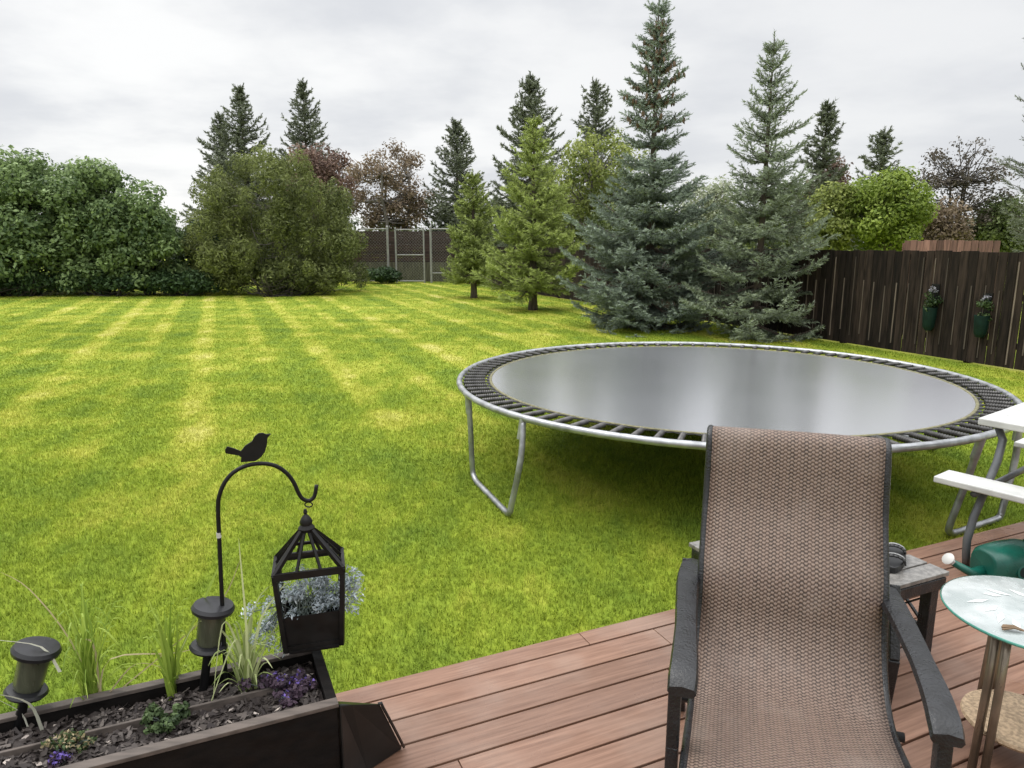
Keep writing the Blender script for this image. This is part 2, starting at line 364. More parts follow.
def conifer(name, label, base, H, prof, matn, seed, clear=.25, step=.2, per=6, el=.13, K=9, nl=.05, nw=.014, tw=.07, elev=(-8, 48), trunk_r=.09, lean=(0, 0), cones=0, group='spruce trees', cat='spruce tree', asym=0, bush=1.0, tipt=.4, vr=(-.25, .18), thin=.75, jit=.4):
    rg = np.random.default_rng(seed)
    root = empty(name, base, label, cat, group)
    ts = np.array([p[0] for p in prof]); rs_ = np.array([p[1] for p in prof])
    wood = MB(); base = np.array(base, float)
    def axis(z): q = z / H; return base + np.array([lean[0] * q, lean[1] * q, z])
    zs = np.linspace(-.15, H * .985, 12)
    wood.tube([axis(z) for z in zs], [max(.008, trunk_r * (1 - max(z, 0) / H) ** .85 + (.03 * trunk_r / .09 if z <= 0 else 0)) for z in zs], 8)
    PP = []; DD = []; LL = []; TT = []; cone_p = []
    z = clear
    while z < H * .985:
        q = z / H; r = np.interp(q, ts, rs_)
        nb = max(3, int(round(per * (1 if q < .5 else thin)))); a0 = rg.uniform(0, 6.28)
        for k in range(nb):
            az = a0 + 6.283 * k / nb + rg.normal(0, .22); ln = r * rg.uniform(.74, 1.06) * (1 + asym * math.cos(az) + .13 * math.sin(2 * az + z * 2.1 + seed) + .08 * math.sin(z * 5.3 + az)); zz = z + rg.uniform(-jit, jit) * step
            ev = rad(np.interp(q, [0, .5, 1], [elev[0], (elev[0] + elev[1]) * .3, elev[1]]) + rg.normal(0, 6))
            hd = np.array([math.cos(az), math.sin(az), 0]); A = axis(zz)
            ns = max(3, int(ln / tw)); S_ = np.linspace(.12 if q < .7 else .05, 1, ns)
            curve = lambda s: A + hd * ln * s * math.cos(ev) + np.array([0, 0, ln * (s * math.sin(ev) - .16 * math.sin(s * math.pi) * (1 - q) + .10 * s ** 3)])
            wood.tube([curve(0), curve(.5), curve(1)], [.006 + .012 * ln, .004 + .006 * ln, .003], 4, caps=False)
            sd = np.array([-hd[1], hd[0], 0])
            for s in S_:
                p = curve(s); tg = curve(min(1, s + .05)) - curve(max(0, s - .05)); tg = tg / np.linalg.norm(tg)
                for sg in (-1, 1):
                    if rg.random() > .92: continue
                    l = (.34 * ln * (1 - s) * (s + .25) * 1.6 + .09 + .05 * rg.random()) * bush * rg.uniform(.7, 1.2)
                    dr = tg * rg.uniform(.45, .9) + sd * sg * rg.uniform(.6, 1.0) + np.array([0, 0, rg.uniform(*vr)])
                    dr /= np.linalg.norm(dr); m_ = max(1, int(round(l / el)))
                    for j in range(m_):
                        f = j / m_
                        PP.append(p + dr * l * f + np.array([0, 0, -.05 * l * f * f])); DD.append(dr + rg.normal(0, .16, 3)); LL.append(l / m_ * 1.1)
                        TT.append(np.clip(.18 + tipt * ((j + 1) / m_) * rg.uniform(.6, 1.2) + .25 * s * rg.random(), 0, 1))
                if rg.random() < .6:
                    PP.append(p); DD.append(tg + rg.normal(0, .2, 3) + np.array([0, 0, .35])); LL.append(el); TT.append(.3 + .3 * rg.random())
            if cones and .62 < q < .93:
                for _ in range(rg.integers(3, 9)):
                    if rg.random() < cones: cone_p.append(curve(rg.uniform(.25, 1.0)))
        z += step * rg.uniform(.85, 1.15) * (1 if q < .7 else .8)
    for j in range(int(H * .09 / el) + 2):            # leader
        zz = H * (.93 + .07 * j / (int(H * .09 / el) + 2)); PP.append(axis(zz)); DD.append(np.array([0, 0, 1.]) + rg.normal(0, .1, 3)); LL.append(el); TT.append(.5)
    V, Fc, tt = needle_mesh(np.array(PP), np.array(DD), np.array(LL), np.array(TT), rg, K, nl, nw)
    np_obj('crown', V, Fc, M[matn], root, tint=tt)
    wood.build('trunk', M['bark'], root, smooth=True)
    if cone_p:
        cm = MB()
        for p in cone_p: cm.lathe([(.004, 0), (.022, -.02), (.028, -.05), (.016, -.10), (.003, -.125)], p, (rg.normal(0, .2), rg.normal(0, .2), 1), 6)
        tag(cm.build('cone_cluster', M['cone'], root, smooth=True), None, None, kind='stuff')
    return root
M['cone'] = mat('cone', (.17, .115, .085), .85, var=.35, scale=20)
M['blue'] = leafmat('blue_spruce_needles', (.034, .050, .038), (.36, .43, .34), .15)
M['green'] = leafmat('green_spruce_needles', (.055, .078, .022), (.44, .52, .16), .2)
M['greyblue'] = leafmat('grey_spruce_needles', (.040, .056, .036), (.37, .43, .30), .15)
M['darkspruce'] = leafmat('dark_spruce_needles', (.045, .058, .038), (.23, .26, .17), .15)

def tree_at(px, Y, ytop): b = D(px, 300, Y); return np.array([b[0], Y, 0]), float(D(px, ytop, Y)[2])
b, h = tree_at(648, 15.45, -6)
conifer('spruce_tree', 'tall blue spruce nearest behind the trampoline with brown cones at its top', b, h,
    [(0, 1.4), (.06, 1.62), (.2, 1.6), (.34, 1.4), (.4, 1.1), (.5, .82), (.62, .66), (.75, .5), (.86, .34), (.95, .2), (1, .07)], 'blue', 11,
    clear=.2, step=.37, per=15, thin=.62, jit=.16, vr=(-.13, .08), K=15, nl=.06, nw=.021, bush=1.15, elev=(-10, 30), trunk_r=.12, cones=.85, asym=-.06)
b, h = tree_at(757, 13.9, 33)
conifer('spruce_tree', 'slender grey blue spruce with open pointed top beside the dark fence', b, h,
    [(0, 1.1), (.08, 1.38), (.2, 1.34), (.35, 1.15), (.5, .86), (.65, .64), (.8, .4), (.93, .18), (1, .05)], 'greyblue', 12,
    clear=.25, step=.34, per=11, thin=.8, jit=.18, vr=(-.15, .10), K=12, nl=.058, nw=.02, bush=1.0, elev=(-6, 50), trunk_r=.09, asym=.05)
b, h = tree_at(533, 19.76, 118)
conifer('spruce_tree', 'young yellow green spruce with a bare dark lower trunk on the lawn', b, h,
    [(0, 1.3), (.12, 1.5), (.3, 1.35), (.5, 1.1), (.7, .75), (.88, .35), (1, .05)], 'green', 13,
    clear=.75, step=.36, per=11, jit=.18, vr=(-.13, .09), el=.15, K=14, nl=.075, nw=.026, elev=(0, 35), trunk_r=.12, tipt=.6)
b, h = tree_at(474, 24.2, 172)
conifer('spruce_tree', 'small green spruce with bare trunk nearest the chain link gate', b, h,
    [(0, .9), (.15, 1.15), (.35, 1.0), (.6, .72), (.85, .32), (1, .05)], 'green', 14,
    clear=.75, step=.26, per=9, vr=(-.16, .12), el=.16, K=13, nl=.08, nw=.03, elev=(-2, 34), trunk_r=.11, tipt=.35)
far = dict(step=.34, per=7, el=.26, K=13, nl=.13, nw=.05, tw=.15, trunk_r=.16, group='spruces beyond the garden')
b, h = tree_at(530, 31, 80)
conifer('spruce_tree', 'broad dark spruce rising behind the yellow green young spruce', b, h, [(0, 2.6), (.2, 2.5), (.5, 1.9), (.75, 1.2), (.9, .6), (1, .06)], 'darkspruce', 15, clear=1.2, elev=(0, 45), **far)
b, h = tree_at(592, 33, 82)
conifer('spruce_tree', 'narrow dark spruce top just left of the tallest blue spruce', b, h, [(0, 1.8), (.3, 1.7), (.6, 1.25), (.8, .85), (.92, .45), (1, .06)], 'darkspruce', 16, clear=1.5, elev=(-5, 35), **far)
b, h = tree_at(459, 37, 124)
conifer('spruce_tree', 'blue grey spruce standing directly behind the chain link gate', b, h, [(0, 2.2), (.3, 2.1), (.55, 1.7), (.75, 1.15), (.9, .55), (1, .06)], 'darkspruce', 17, clear=1.0, elev=(-5, 40), **far)
b, h = tree_at(254, 38, 89)
conifer('spruce_tree', 'left one of the twin dark spruces above the olive bush', b, h, [(0, 2.7), (.3, 2.4), (.55, 1.8), (.75, 1.2), (.9, .55), (1, .06)], 'darkspruce', 18, clear=1.2, elev=(-8, 40), **far)
b, h = tree_at(233, 40, 114)
conifer('spruce_tree', 'shorter spruce peeking out left of the twin dark spruces', b, h, [(0, 2.2), (.3, 2.1), (.6, 1.5), (.8, .9), (.92, .4), (1, .06)], 'darkspruce', 19, clear=1.2, elev=(-8, 40), **far)
b, h = tree_at(314, 41, 84)
conifer('spruce_tree', 'right one of the twin dark spruces, behind the reddish plum', b, h, [(0, 2.5), (.3, 2.3), (.55, 1.8), (.75, 1.2), (.9, .55), (1, .06)], 'darkspruce', 20, clear=1.2, elev=(-12, 42), **far)
b, h = tree_at(812, 24, 110)
conifer('spruce_tree', 'thin spruce top right of the slender grey blue spruce', b, h, [(0, 1.1), (.4, 1.0), (.7, .72), (.88, .4), (1, .05)], 'darkspruce', 21, clear=.8, elev=(-5, 40), **far)
b, h = tree_at(868, 31, 130)
conifer('spruce_tree', 'small spruce tip poking up behind the bright green tree', b, h, [(0, 1.4), (.4, 1.3), (.7, .95), (.88, .5), (1, .05)], 'darkspruce', 22, clear=1, elev=(-5, 38), **far)
b, h = tree_at(1083, 15, -60)
conifer('spruce_tree', 'spruce beyond the fence at the right edge, only branch tips in view', b, h, [(0, 1.8), (.3, 1.8), (.5, 1.7), (.72, 1.45), (.85, .8), (1, .06)], 'darkspruce', 23, clear=.8, step=.3, per=6, el=.16, K=9, nl=.06, nw=.018, elev=(0, 25), trunk_r=.14, group='spruces beyond the garden')

# ------------------------------------------------------------------ broadleaf trees and bushes
def leaves(centres, radii, n, size, rg, asp=.55, upb=.5, shell=.5, squash=.8):
    ci = rg.choice(len(centres), n, p=radii ** 2 / (radii ** 2).sum())
    dv = rg.normal(size=(n, 3)); dv /= np.linalg.norm(dv, axis=1, keepdims=True)
    rr = radii[ci] * (shell + (1 - shell) * rg.random(n)) ** .8
    p = centres[ci] + dv * rr[:, None] * [1, 1, squash]
    nrm = dv * .8 + rg.normal(0, .5, (n, 3)) + [0, 0, upb]; nrm /= np.linalg.norm(nrm, axis=1, keepdims=True)
    _, a, b = frames(nrm); th = rg.uniform(0, 6.283, n)[:, None]
    u = a * np.cos(th) + b * np.sin(th); v = np.cross(nrm, u)
    l = (size * rg.uniform(.6, 1.3, n))[:, None]
    V = np.stack([p - u * l * .5, p + v * l * asp * .5 + nrm * l * .06, p + u * l * .5 - nrm * l * .08, p - v * l * asp * .5 + nrm * l * .06], 1).reshape(-1, 3)
    clump_t = rg.uniform(-.24, .24, len(centres))
    tint = np.clip(.45 + clump_t[ci] + rg.normal(0, .2, n), 0, 1)
    return V, np.arange(4 * n).reshape(-1, 4), np.repeat(tint, 4)
def limb(mb, a, b, r0, r1, rg, n=5, wob=.12):
    a = np.array(a, float); b = np.array(b, float); l = np.linalg.norm(b - a)
    pts = [a + (b - a) * t + (rg.normal(0, wob * l * .3, 3) * math.sin(math.pi * t)) - np.array([0, 0, .10 * l * math.sin(math.pi * t)]) for t in np.linspace(0, 1, n)]
    mb.tube(pts, list(np.linspace(r0, r1, n)), 5, caps=False)
    return pts
def broadleaf(name, label, cat, base, rx, ry, z0, z1, matn, seed, nclump=60, nleaf=9000, size=.11, clump=(.3, .6), bark='greybark', trunk_r=.1, multi=1, fill=.55, group=None, asp=.55, tops=0, shape=None, squash=.8, shell=.5, upb=.5, half=False, alllimbs=False):
    rg = np.random.default_rng(seed); base = np.array(base, float)
    root = empty(name, base, label, cat, group)
    C = []
    while len(C) < nclump:
        q = rg.uniform(-1, 1, 3)
        if half: q[2] = abs(q[2])
        rr = (np.abs(q) ** 3).sum() ** (1 / 3) if half else np.linalg.norm(q)
        if rr > 1 or rr < fill * rg.random() ** .3: continue
        if shape: q[:2] *= shape((q[2] + 1) / 2)
        C.append([base[0] + q[0] * rx, base[1] + q[1] * ry, base[2] + z0 + (z1 - z0) * (q[2] if half else (q[2] + 1) / 2)])
    C = np.array(C); rd = rg.uniform(*clump, len(C))
    V, Fc, tt = leaves(C, rd, nleaf, size, rg, asp, squash=squash, shell=shell, upb=upb)
    V[:, 2] = np.maximum(V[:, 2], .02)
    np_obj('crown', V, Fc, M[matn], root, tint=tt)
    w = MB(); stems = []
    for k in range(multi):
        a = rg.uniform(0, 6.28); o_ = np.array([math.cos(a), math.sin(a), 0]) * (0 if multi == 1 else rx * .35 * rg.random())
        top = base + o_ * 2 + np.array([0, 0, z0 + (z1 - z0) * .62])
        pts = limb(w, base + o_ - [0, 0, .1], top, trunk_r, trunk_r * .4, rg, 7, .08); stems.append(pts)
    for c in C[:: 1 if alllimbs else max(1, len(C) // 70)]:
        st = stems[rg.integers(len(stems))]; zz = [p[2] for p in st]
        i = int(np.clip(np.searchsorted(zz, c[2] - .45 * np.linalg.norm(c[:2] - base[:2]) - .2), 1, len(st) - 1))
        limb(w, st[i], c, trunk_r * .35, .008, rg)
    w.build('trunk', M[bark], root, smooth=True)
    return root
M['lilac'] = leafmat('lilac_leaves', (.05, .09, .032), (.34, .45, .19), .35, rough=.5, spec=.2)
M['shade'] = leafmat('dark_shrub_leaves', (.02, .045, .018), (.09, .15, .055), .2)
M['olive'] = leafmat('olive_leaves', (.055, .072, .024), (.32, .365, .125), .35)
M['plum'] = leafmat('plum_leaves', (.12, .075, .06), (.33, .22, .17), .3)
M['russet'] = leafmat('russet_leaves', (.13, .095, .065), (.36, .28, .19), .3)
M['bright'] = leafmat('bright_green_leaves', (.11, .17, .025), (.42, .52, .11), .4)
M['yellowgreen'] = leafmat('yellow_green_leaves', (.11, .15, .03), (.44, .49, .15), .4)
M['pale'] = leafmat('pale_leaves', (.18, .22, .12), (.58, .61, .45), .4)
M['midgreen'] = leafmat('mid_green_leaves', (.06, .09, .03), (.22, .27, .10), .3)

def bl(px, Y, ytop, hw, ybot, **k):          # ellipsoid crown seen over pixel column px
    b = D(px, 300, Y); base = np.array([b[0], Y, 0]); r = hw / F_PX * Y
    z1 = float(D(px, ytop, Y)[2]); z0 = max(.15, float(D(px, ybot, Y)[2]))
    return base, r, z0, z1
def B(name, label, cat, px, Y, ytop, hw, ybot, matn, seed, ryf=.8, **k):
    base, r, z0, z1 = bl(px, Y, ytop, hw, ybot); cl_ = k.get('clump', (.3, .6)); mm = sum(cl_) / 2
    return broadleaf(name, label, cat, base, max(.3, r - mm * .8), max(.3, r * ryf - mm * .5), z0 + mm * .3, z1 - mm * .7, matn, seed, **k)
dome = lambda q: 1.0 if q < .5 else 1.0
hg = 'lilac bushes on the left'
B('lilac_bush', 'huge rounded green lilac bush at the left edge of the lawn', 'bush', 38, 26.3, 150, 82, 285, 'lilac', 31, nclump=230, nleaf=42000, size=.17, clump=(.35, .75), multi=7, trunk_r=.06, bark='darkbark', group=hg, fill=.75, half=True)
B('lilac_bush', 'middle lilac bush rising just right of the huge rounded one', 'bush', 104, 26.0, 157, 50, 286, 'lilac', 30, nclump=110, nleaf=21000, size=.16, clump=(.3, .65), multi=6, trunk_r=.05, bark='darkbark', group=hg, fill=.65, half=True)
B('lilac_bush', 'lowest lilac bush at the right end of the lilac row', 'bush', 150, 25.6, 184, 44, 286, 'lilac', 32, nclump=90, nleaf=17000, size=.16, clump=(.3, .65), multi=6, trunk_r=.05, bark='darkbark', group=hg, fill=.6, half=True)
B('lilac_bush', 'lilac bush cut by the left frame edge', 'bush', -45, 25.6, 185, 60, 288, 'lilac', 33, nclump=100, nleaf=16000, size=.17, clump=(.35, .65), multi=5, trunk_r=.05, bark='darkbark', group=hg)
B('shrub', 'dark green shrub filling the gap between lilac and olive bush', 'shrub', 203, 27.5, 208, 30, 290, 'shade', 34, nclump=60, nleaf=9500, size=.14, clump=(.25, .5), multi=5, trunk_r=.04, bark='darkbark')
for i, (px, ww) in enumerate(((20, 62), (105, 62), (185, 45))):
    B('undergrowth', ('low dark undergrowth beneath the huge lilac', 'low dark undergrowth beneath the middle lilac', 'low dark undergrowth in front of the gap shrub')[i], 'shrub', px, 25.2, 268, ww, 296, 'shade', 35 + i, ryf=.25, nclump=50, nleaf=6000, size=.13, clump=(.2, .4), multi=5, trunk_r=.03, bark='darkbark', group='undergrowth along the lawn edge')
B('olive_bush', 'big olive green willow like bush in front of the twin spruces', 'bush', 281, 26.9, 152, 88, 292, 'olive', 41, nclump=260, nleaf=64000, size=.14, clump=(.2, .5), multi=9, trunk_r=.05, asp=.3, upb=.1, fill=.6, squash=1.3, half=True)
B('undergrowth', 'low leafy olive growth at the foot of the olive bush', 'shrub', 284, 25.6, 258, 76, 293, 'olive', 39, ryf=.3, nclump=70, nleaf=9000, size=.13, clump=(.2, .42), multi=6, trunk_r=.03, bark='darkbark', group='undergrowth along the lawn edge')
B('plum_tree', 'reddish brown plum tree between olive bush and spruce', 'tree', 325, 32, 137, 38, 225, 'plum', 43, nclump=70, nleaf=8500, size=.15, clump=(.3, .6), trunk_r=.1)
B('russet_tree', 'half bare russet tree with grey branches behind the gate fence', 'tree', 392, 37, 135, 54, 236, 'russet', 44, nclump=110, nleaf=9500, size=.16, clump=(.35, .75), trunk_r=.14, multi=3, shell=.2)
B('shrub', 'low dark shrub at the foot of the gate post', 'shrub', 384, 33.2, 266, 22, 283, 'shade', 45, ryf=.6, nclump=24, nleaf=3200, size=.13, clump=(.2, .35), multi=3, trunk_r=.03)
B('birch_tree', 'yellow green birch left of the tall blue spruce', 'tree', 590, 27, 118, 64, 262, 'yellowgreen', 46, nclump=120, nleaf=15000, size=.13, clump=(.3, .6), trunk_r=.1, fill=.3)
B('pale_tree', 'pale whitish green small tree between the two blue spruces', 'tree', 706, 23, 164, 36, 250, 'pale', 47, nclump=60, nleaf=5200, size=.11, clump=(.25, .5), trunk_r=.07, shell=.2)
B('plum_tree', 'small reddish tree right of the slender grey blue spruce', 'tree', 822, 25, 148, 24, 232, 'plum', 48, nclump=45, nleaf=3600, size=.12, clump=(.25, .45), trunk_r=.07, shell=.25)
B('leafy_tree', 'bright lime green leafy tree behind the dark fence', 'tree', 878, 19.5, 162, 46, 256, 'bright', 49, nclump=130, nleaf=17000, size=.11, clump=(.22, .48), trunk_r=.09, fill=.35)
B('leafy_tree', 'yellow green tree tucked between spruce and lime green tree', 'tree', 826, 20, 178, 30, 256, 'yellowgreen', 50, nclump=70, nleaf=8000, size=.11, clump=(.2, .45), trunk_r=.07)
B('leafy_tree', 'mid green leafy tree behind the reddish fence at right', 'tree', 1010, 21, 186, 48, 258, 'midgreen', 51, nclump=110, nleaf=11000, size=.11, clump=(.22, .48), trunk_r=.08)
B('leafy_tree', 'mid green tree glimpsed low behind the blue spruces', 'tree', 640, 25, 190, 60, 262, 'midgreen', 52, nclump=80, nleaf=8000, size=.13, clump=(.3, .55), trunk_r=.09)
B('leafy_tree', 'mid green tree low between the tall and slender spruces', 'tree', 722, 27, 200, 40, 262, 'midgreen', 53, nclump=60, nleaf=6500, size=.13, clump=(.3, .55), trunk_r=.09)
B('leafy_tree', 'pale green leafy tree behind the reddish small tree', 'tree', 790, 30, 170, 48, 262, 'midgreen', 56, nclump=90, nleaf=10000, size=.14, clump=(.3, .6), trunk_r=.09)
B('leafy_tree', 'dull green leafy tree low between the gate and the young spruces', 'tree', 488, 40, 188, 34, 262, 'midgreen', 57, nclump=60, nleaf=6000, size=.17, clump=(.35, .7), trunk_r=.1)
B('shrub', 'russet shrub below the bare branched tree', 'shrub', 935, 20, 196, 30, 256, 'russet', 54, nclump=50, nleaf=5000, size=.1, clump=(.2, .42), trunk_r=.05, multi=4)

M['russetdark'] = leafmat('dark_sparse_leaves', (.05, .045, .035), (.17, .14, .11), .2)
B('bare_tree', 'dark nearly bare branched tree against the sky at right', 'tree', 945, 21.5, 132, 52, 250, 'russetdark', 61, nclump=190, nleaf=5200, size=.085, clump=(.14, .34), trunk_r=.06, multi=3, shell=.1, fill=.15, bark='darkbark', alllimbs=True)

# a belt of far trees closing the view beyond the gardens
rg = np.random.default_rng(70); C = np.c_[rg.uniform(-75, 75, 700), rg.uniform(62, 72, 700), rg.uniform(.3, 3.6, 700)]
V, Fc, tt = leaves(C, rg.uniform(.8, 1.7, 700), 60000, .4, rg); V[:, 2] = np.maximum(V[:, 2], .02)
M['farwood'] = leafmat('far_wood_leaves', (.035, .05, .022), (.12, .15, .07), .2)
tag(np_obj('woodland', V, Fc, M['farwood'], tint=tt), 'distant low green belt of trees beyond the gardens', 'woodland', kind='stuff')

# ------------------------------------------------------------------ fences
M['fence'] = mat('dark_stained_board', (.021, .0145, .0115), .85, spec=.2, var=.5, scale=5, bump=.5, bscale=18, stretch=(5, 5, .5), tint=1)
M['gaplight'] = mat('painted_gap_light', (.16, .125, .10), .85, var=.3, scale=5, stretch=(5, 5, .5), tint=1)  # tan colour that paints light streaks between the dark boards
M['redfence'] = mat('cedar_red_board', (.22, .12, .095), .8, var=.3, scale=5, stretch=(5, 5, .5), tint=1)
M['kick'] = mat('grey_olive_board', (.10, .095, .065), .85, var=.35, scale=3, stretch=(6, 6, .6))
M['redbrown'] = mat('red_brown_board', (.042, .023, .020), .8, var=.3, scale=4, stretch=(1, 1, 4), tint=1)
def board_fence(label, a, b, h, m_, seed, pitch=.144, bw=.137, group=None, gapm=None):
    R = random.Random(seed); a = np.array([*a, 0.]); b = np.array([*b, 0.]); l = np.linalg.norm(b - a); u = (b - a) / l; n = np.array([-u[1], u[0], 0])
    if n @ (-a) < 0: n = -n                       # towards the camera
    root = empty('board_fence', a, label, 'fence', group)
    p = MB(); s = 0
    while s < l:
        p.tint = R.uniform(.5, 1.7); w = bw * R.uniform(.93, 1.03); z1 = h + R.uniform(-.012, .012)
        c = a + u * (s + pitch / 2) + n * (.02 + R.uniform(-.002, .002))
        p.box(c + np.array([0, 0, .03 + (z1 - .03) / 2]), (w, .018, z1 - .03), u, n, None); s += pitch * R.uniform(.97, 1.03)
    p.build('board_panel', m_, root, bevel=.002)
    for z in (.35, h * .62, h - .10):
        r_ = MB(); r_.box(a + u * l / 2 + np.array([0, 0, z]) - n * .015, (l, .04, .09), u, n); r_.build('rail', m_, root)
    k = 0
    while k * 2.4 < l:
        q = MB(); q.box(a + u * k * 2.4 - n * .085 + np.array([0, 0, h / 2 - .05]), (.09, .09, h), u, n); q.build('post', m_, root); k += 1
    return root, u, n
fa = np.array([8.79, 6.37]); fb = np.array([-2.75, 34.6])
FENCE, fu, fn = board_fence('long dark brown board fence running behind the trampoline and spruces', fa, fb, 1.69, M['fence'], 3)
# tan strips added on the fence face, painting the light at its board gaps
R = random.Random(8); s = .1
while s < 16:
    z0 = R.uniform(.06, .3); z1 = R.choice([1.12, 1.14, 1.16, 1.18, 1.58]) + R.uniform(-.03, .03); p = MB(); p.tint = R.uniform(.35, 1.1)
    p.box(np.array([*fa, 0]) + fu * s + np.array([0, 0, (z0 + z1) / 2]) + fn * .034, (R.uniform(.009, .02), .009, z1 - z0), fu, fn); p.build('gap_light_strip', M['gaplight'], FENCE)
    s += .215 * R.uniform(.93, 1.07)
board_fence('reddish cedar fence showing just above the dark fence', D(905, 240, 15.2)[:2], D(1000, 240, 14.2)[:2], 1.87, M['redfence'], 4, pitch=.12, bw=.115)

# back fence of reddish horizontal boards with the chain link gate in front
root = empty('board_fence', (-9.2, 34.9, 0), 'reddish brown back fence behind the chain link gate', 'fence')
p = MB(); R = random.Random(9)
for k in range(12):
    p.tint = R.uniform(.75, 1.3); p.box((-6.0, 34.9 + R.uniform(-.003, .003), .62 + .155 * k), (6.4, .022, .15), (1, 0, 0))
p.build('board_panel', M['redbrown'], root)
p = MB(); p.box((-6.0, 34.88, .48), (6.4, .05, .92), (1, 0, 0)); p.build('kick_board', M['kick'], root)
for x in (-9.1, -6.9, -4.9, -2.9):
    q = MB(); q.box((x, 34.99, 1.2), (.1, .1, 2.4), (1, 0, 0)); q.build('post', M['redbrown'], root)
GY = 33.9
root = empty('chain_link_gate', (D(410, 280, GY)[0], GY, 0), 'galvanised chain link gate with mid rail between grey posts', 'gate')
def gx(px): return float(D(px, 256, GY)[0])
zt = float(D(410, 229, GY)[2]); zm = float(D(410, 255, GY)[2])
for px, r in ((388, .055), (396, .04), (424, .04), (431, .055)):
    q = MB(); q.tube([(gx(px), GY, -.05), (gx(px), GY, zt + (.08 if r > .05 else 0))], r, 10); q.lathe([(r * 1.1, 0), (r * 1.1, .03), (r * .5, .07), (.005, .085)], (gx(px), GY, zt + (.08 if r > .05 else 0)), n=10); q.build('post', M['galvlight'], root, smooth='auto')
for (x0, x1, z) in ((397, 424, zt - .03), (397, 424, zm), (397, 424, .08), (362, 388, zt), (431, 452, zt), (431, 452, .45), (362, 388, .1)):
    q = MB(); q.tube([(gx(x0), GY, z), (gx(x1), GY, z)], .03, 8); q.build('rail', M['galvlight'], root, smooth='auto')
q = MB()
for x0, x1 in ((362, 388), (397, 424), (431, 452)):
    a0, a1 = gx(x0), gx(x1); k = a0 - zt
    while k < a1:
        for sg in (0, 1):
            pts = []
            xs0, xs1 = max(k, a0), min(k + zt, a1)
            if xs1 - xs0 < .05: continue
            if sg == 0: q.bar((xs0, GY, .02 + xs0 - k), (xs1, GY, .02 + min(xs1 - k, zt - .02)), .004, .004)
            else: q.bar((xs0, GY + .01, zt - (xs0 - k)), (xs1, GY + .01, max(.02, zt - (xs1 - k))), .004, .004)
        k += .14
q.build('wire_mesh', M['galv'], root)
# hanging planters on the dark fence
M['pot'] = mat('dark_green_pot', (.006, .022, .018), .6, spec=.2, var=.3, scale=12)
M['potleaf'] = leafmat('trailing_leaves', (.02, .045, .02), (.10, .15, .045), .25)
M['pale_bloom'] = leafmat('pale_bloom', (.22, .22, .25), (.45, .44, .46), .2)
for i, (px, y0, y1, lab) in enumerate(((935, 283, 330, 'dark green wall planter with pale bloom, left one on the fence'), (987, 292, 337, 'dark green wall planter with white bloom, right one on the fence'))):
    # where this column meets the fence
    d_ = ray(px, 310); o2 = np.array([0, 0.]); A = np.array([[d_[0], -fu[0]], [d_[1], -fu[1]]]); tt_ = np.linalg.solve(A, fa)
    Yp = tt_[0] * d_[1]; c = D(px, (y0 + y1) / 2, Yp); c = c + fn * .10
    root = empty('wall_planter', c, lab, 'planter', 'wall planters on the dark fence')
    mb = MB(); hgt = (y1 - y0) / F_PX * Yp
    mb.lathe([(.05, -hgt * .5), (.085, -hgt * .42), (.10, -hgt * .12), (.105, -.01), (.095, -.01), (.085, -.03)], c, n=14); mb.build('pot', M['pot'], root, smooth='auto')
    mb = MB(); mb.box(c - fn * .065 + np.array([0, 0, hgt * .1]), (.14, .012, hgt * .75), fu, fn); mb.box(c - fn * .03 + np.array([0, 0, hgt * .32]), (.02, .08, .02), fu, fn); mb.build('bracket', M['blackmetal'], root)
    rgp = np.random.default_rng(80 + i)
    V, Fc, tt = leaves(c + np.c_[rgp.normal(0, .06, 12), rgp.normal(0, .04, 12), rgp.uniform(-.08, hgt * .28, 12)], rgp.uniform(.04, .09, 12), 420, .045, rgp); np_obj('foliage', V, Fc, M['potleaf'], root, tint=tt)
    V, Fc, tt = leaves(c + np.array([[.0 + .03 * i, 0, hgt * .38], [.05, 0, hgt * .33], [-.03, 0, hgt * .34]]), np.array([.05, .04, .03]), 90, .035, rgp); np_obj('bloom', V, Fc, M['pale_bloom'], root, tint=tt)

def smoothprof(P, k=4):
    P = np.array(P); out = []
    for i in range(len(P) - 1):
        p0, p1, p2, p3 = P[max(i - 1, 0)], P[i], P[i + 1], P[min(i + 2, len(P) - 1)]
        for t_ in np.arange(k) / k:
            out.append(.5 * ((2 * p1) + (-p0 + p2) * t_ + (2 * p0 - 5 * p1 + 4 * p2 - p3) * t_ ** 2 + (-p0 + 3 * p1 - 3 * p2 + p3) * t_ ** 3))
    out.append(P[-1]); return np.array(out)
# ------------------------------------------------------------------ trampoline
TC = np.array([1.70, 5.90, 0]); TR = 2.14; TZ = .685; MR = TR - .265
root = empty('trampoline', TC, 'large round trampoline without net standing on the lawn', 'trampoline')
def tp(a, r, z): return TC + np.array([r * math.cos(rad(a)), r * math.sin(rad(a)), z])
q = MB(); q.tube([tp(a, TR, TZ) for a in np.arange(0, 360, 2.5)], .024, 10, closed=True); q.build('frame_ring', M['galv'], root, smooth=True)
m, t, b = newmat('wet_trampoline_mat')
tcn = N('ShaderNodeTexCoord', t)
n1 = N('ShaderNodeTexNoise', t); n1.inputs['Scale'].default_value = 1.1; n1.inputs['Detail'].default_value = 4; L(tcn.outputs['Object'], n1.inputs[0], t)
n2 = N('ShaderNodeTexNoise', t); n2.inputs['Scale'].default_value = 160; L(tcn.outputs['Object'], n2.inputs[0], t)
b.inputs['Base Color'].default_value = (.205, .208, .228, 1); b.inputs['Specular IOR Level'].default_value = 1.0  # grey base puts part of the dark wet mat's sky sheen into colour
L(maprange(n1.outputs[0], .35, .65, .14, .22, t), b.inputs['Roughness'], t)
